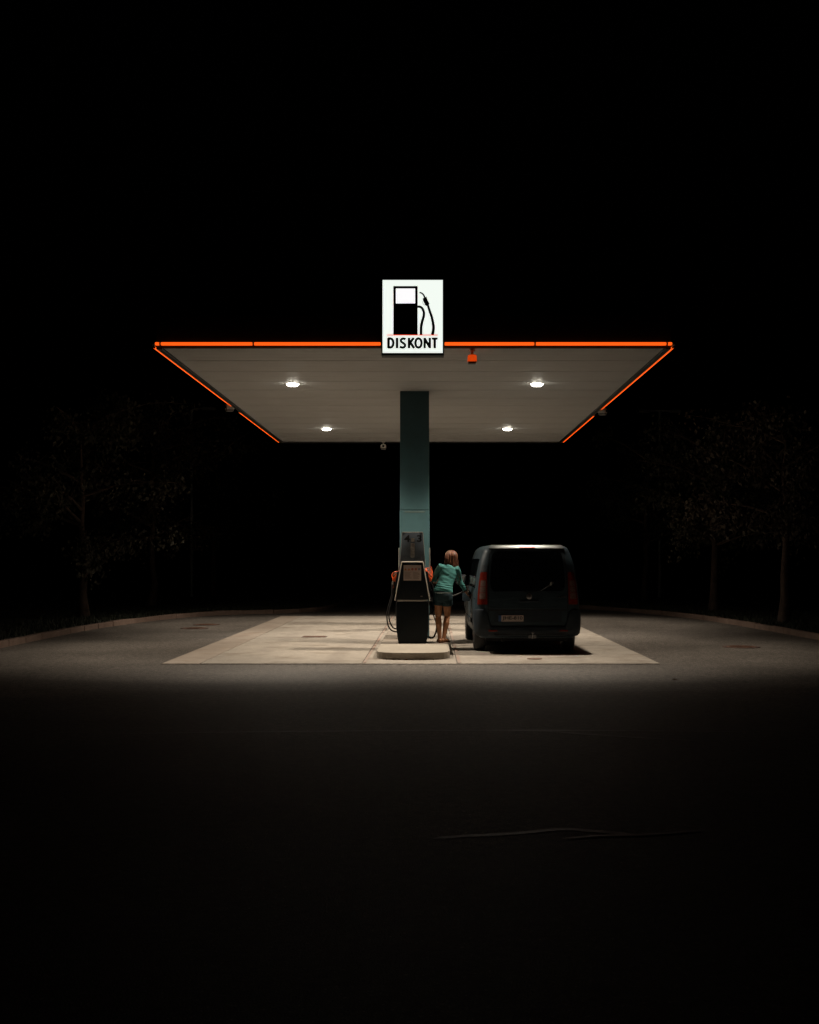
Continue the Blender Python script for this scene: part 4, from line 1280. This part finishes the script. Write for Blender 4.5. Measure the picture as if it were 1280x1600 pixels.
# ================================================================== TREES AND LAMP POSTS
def tree(x, y, h, r, label, seed, leaf='leaf_a', n_leaf=5200, crown_lo=0.30):
    rr = random.Random(seed)
    t = thing("tree", label, "tree", (x, y, 0.10), 0, "trees on the dark verges")
    tb = MB()
    base_r = .11 + .012 * h / 4
    lean = Vector((rr.uniform(-.03, .03), rr.uniform(-.03, .03), 1))
    tr = [Vector((0, 0, -.05))]
    for k in range(1, 9):
        f = k / 8
        tr.append(Vector((lean.x * h * f + rr.gauss(0, .03), lean.y * h * f + rr.gauss(0, .03), h * .86 * f)))
    tb.tube(tr, [base_r * (1.45 if k == 0 else 1.0 - .82 * k / 8) for k in range(9)], 10)
    tips = []
    for k in range(16):
        f = rr.uniform(crown_lo, .98)
        i = min(int(f * 8), 7)
        p0 = tr[i].lerp(tr[i + 1], f * 8 - i)
        a = k * 2.4 + rr.uniform(-.3, .3)
        ln = r * rr.uniform(.75, 1.1) * (1.05 - .45 * abs(f - .55))
        d = Vector((math.cos(a), math.sin(a), rr.uniform(.25, .8))).normalized()
        p1 = p0 + d * ln * .5; p2 = p0 + d * ln + Vector((0, 0, -.12 * ln))
        q = spline([p0, p1, p2], 4)
        tb.tube(q, [base_r * .38 * (1 - .85 * j / (len(q) - 1)) for j in range(len(q))], 6)
        for j in range(5):
            s0 = q[rr.randrange(3, len(q))]
            e = s0 + Vector((rr.gauss(0, .5), rr.gauss(0, .5), rr.gauss(-.05, .4))) * r * .45
            tb.tube([s0, s0.lerp(e, .5) + Vector((0, 0, .05)), e], [.016, .010, .004], 4)
            tips.append((s0, e))
    tb.build("trunk", 'bark', t, True)
    lv = []; lf_ = []
    for k in range(n_leaf):
        s0, e = tips[rr.randrange(len(tips))]
        c = s0.lerp(e, rr.uniform(.1, 1.15)) + Vector((rr.gauss(0, .16), rr.gauss(0, .16), rr.gauss(-.10, .17)))
        L_ = rr.uniform(.07, .15); w = L_ * rr.uniform(.28, .42)
        a = rr.uniform(0, 6.28)
        dn = Vector((math.cos(a) * .55, math.sin(a) * .55, -1 + rr.uniform(-.2, .7))).normalized()
        sd = dn.cross(Vector((rr.gauss(0, 1), rr.gauss(0, 1), rr.gauss(0, .4)))).normalized()
        nn = dn.cross(sd)
        o = len(lv)
        lv += [c, c + dn * L_ * .5 + sd * w + nn * .01, c + dn * L_, c + dn * L_ * .5 - sd * w + nn * .01]
        lf_ += [(o, o + 1, o + 2), (o, o + 2, o + 3)]
    me = bpy.data.meshes.new("crown"); me.from_pydata(lv, [], lf_)
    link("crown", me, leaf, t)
tree(-9.40, 33.4, 6.0, 2.3, "tree with a bare lower trunk standing nearest behind the left kerb", 21, 'leaf_a', 6500, .34)
tree(-9.55, 42.0, 6.6, 2.6, "second tree on the left, its thin trunk left of the lamp post", 22, 'leaf_b', 6500, .36)
tree(-9.2, 52.0, 7.2, 2.8, "faint far tree on the left, behind the lamp post", 23, 'leaf_a', 5000, .30)
tree(8.85, 30.7, 5.8, 2.2, "tree at the far right edge, nearest the right kerb", 24, 'leaf_b', 6000, .36)
tree(8.55, 37.0, 6.2, 2.4, "middle tree on the right, its leaves catching the most light", 25, 'leaf_a', 7000, .34)
tree(8.2, 47.0, 6.4, 2.6, "faint far tree on the right, left of the brighter one", 26, 'leaf_a', 5500, .25)

lp = thing("lamp_post", "thin unlit lamp post with one short arm among the left trees", "lamp post", (-9.9, 51.0, 0.10))
MB().tube([(0, 0, 0), (0, 0, 4.0), (0, 0, 7.75)], [.085, .065, .05], 12).build("pole", 'post', lp, True)
MB().tube(spline([(0, 0, 7.6), (.12, 0, 7.78), (.55, 0, 7.82)], 5), .035, 8).build("arm", 'post', lp, True)
MB().box(.45, 1.0, -.11, .11, 7.74, 7.85, .03).build("lamp_head", 'grey_plastic', lp, True)
lp2 = thing("lamp_post", "unlit lamp post with two heads forming a T on the right", "lamp post", (9.35, 50.0, 0.10))
MB().tube([(0, 0, 0), (0, 0, 4.0), (0, 0, 7.6)], [.085, .065, .05], 12).build("pole", 'post', lp2, True)
MB().tube([(-.6, 0, 7.58), (0, 0, 7.6), (.6, 0, 7.58)], .035, 8).build("arm", 'post', lp2, True)
for s in (-1, 1):
    MB().box(s * .62 - .22, s * .62 + .22, -.11, .11, 7.52, 7.63, .03).build("lamp_head", 'grey_plastic', lp2, True)
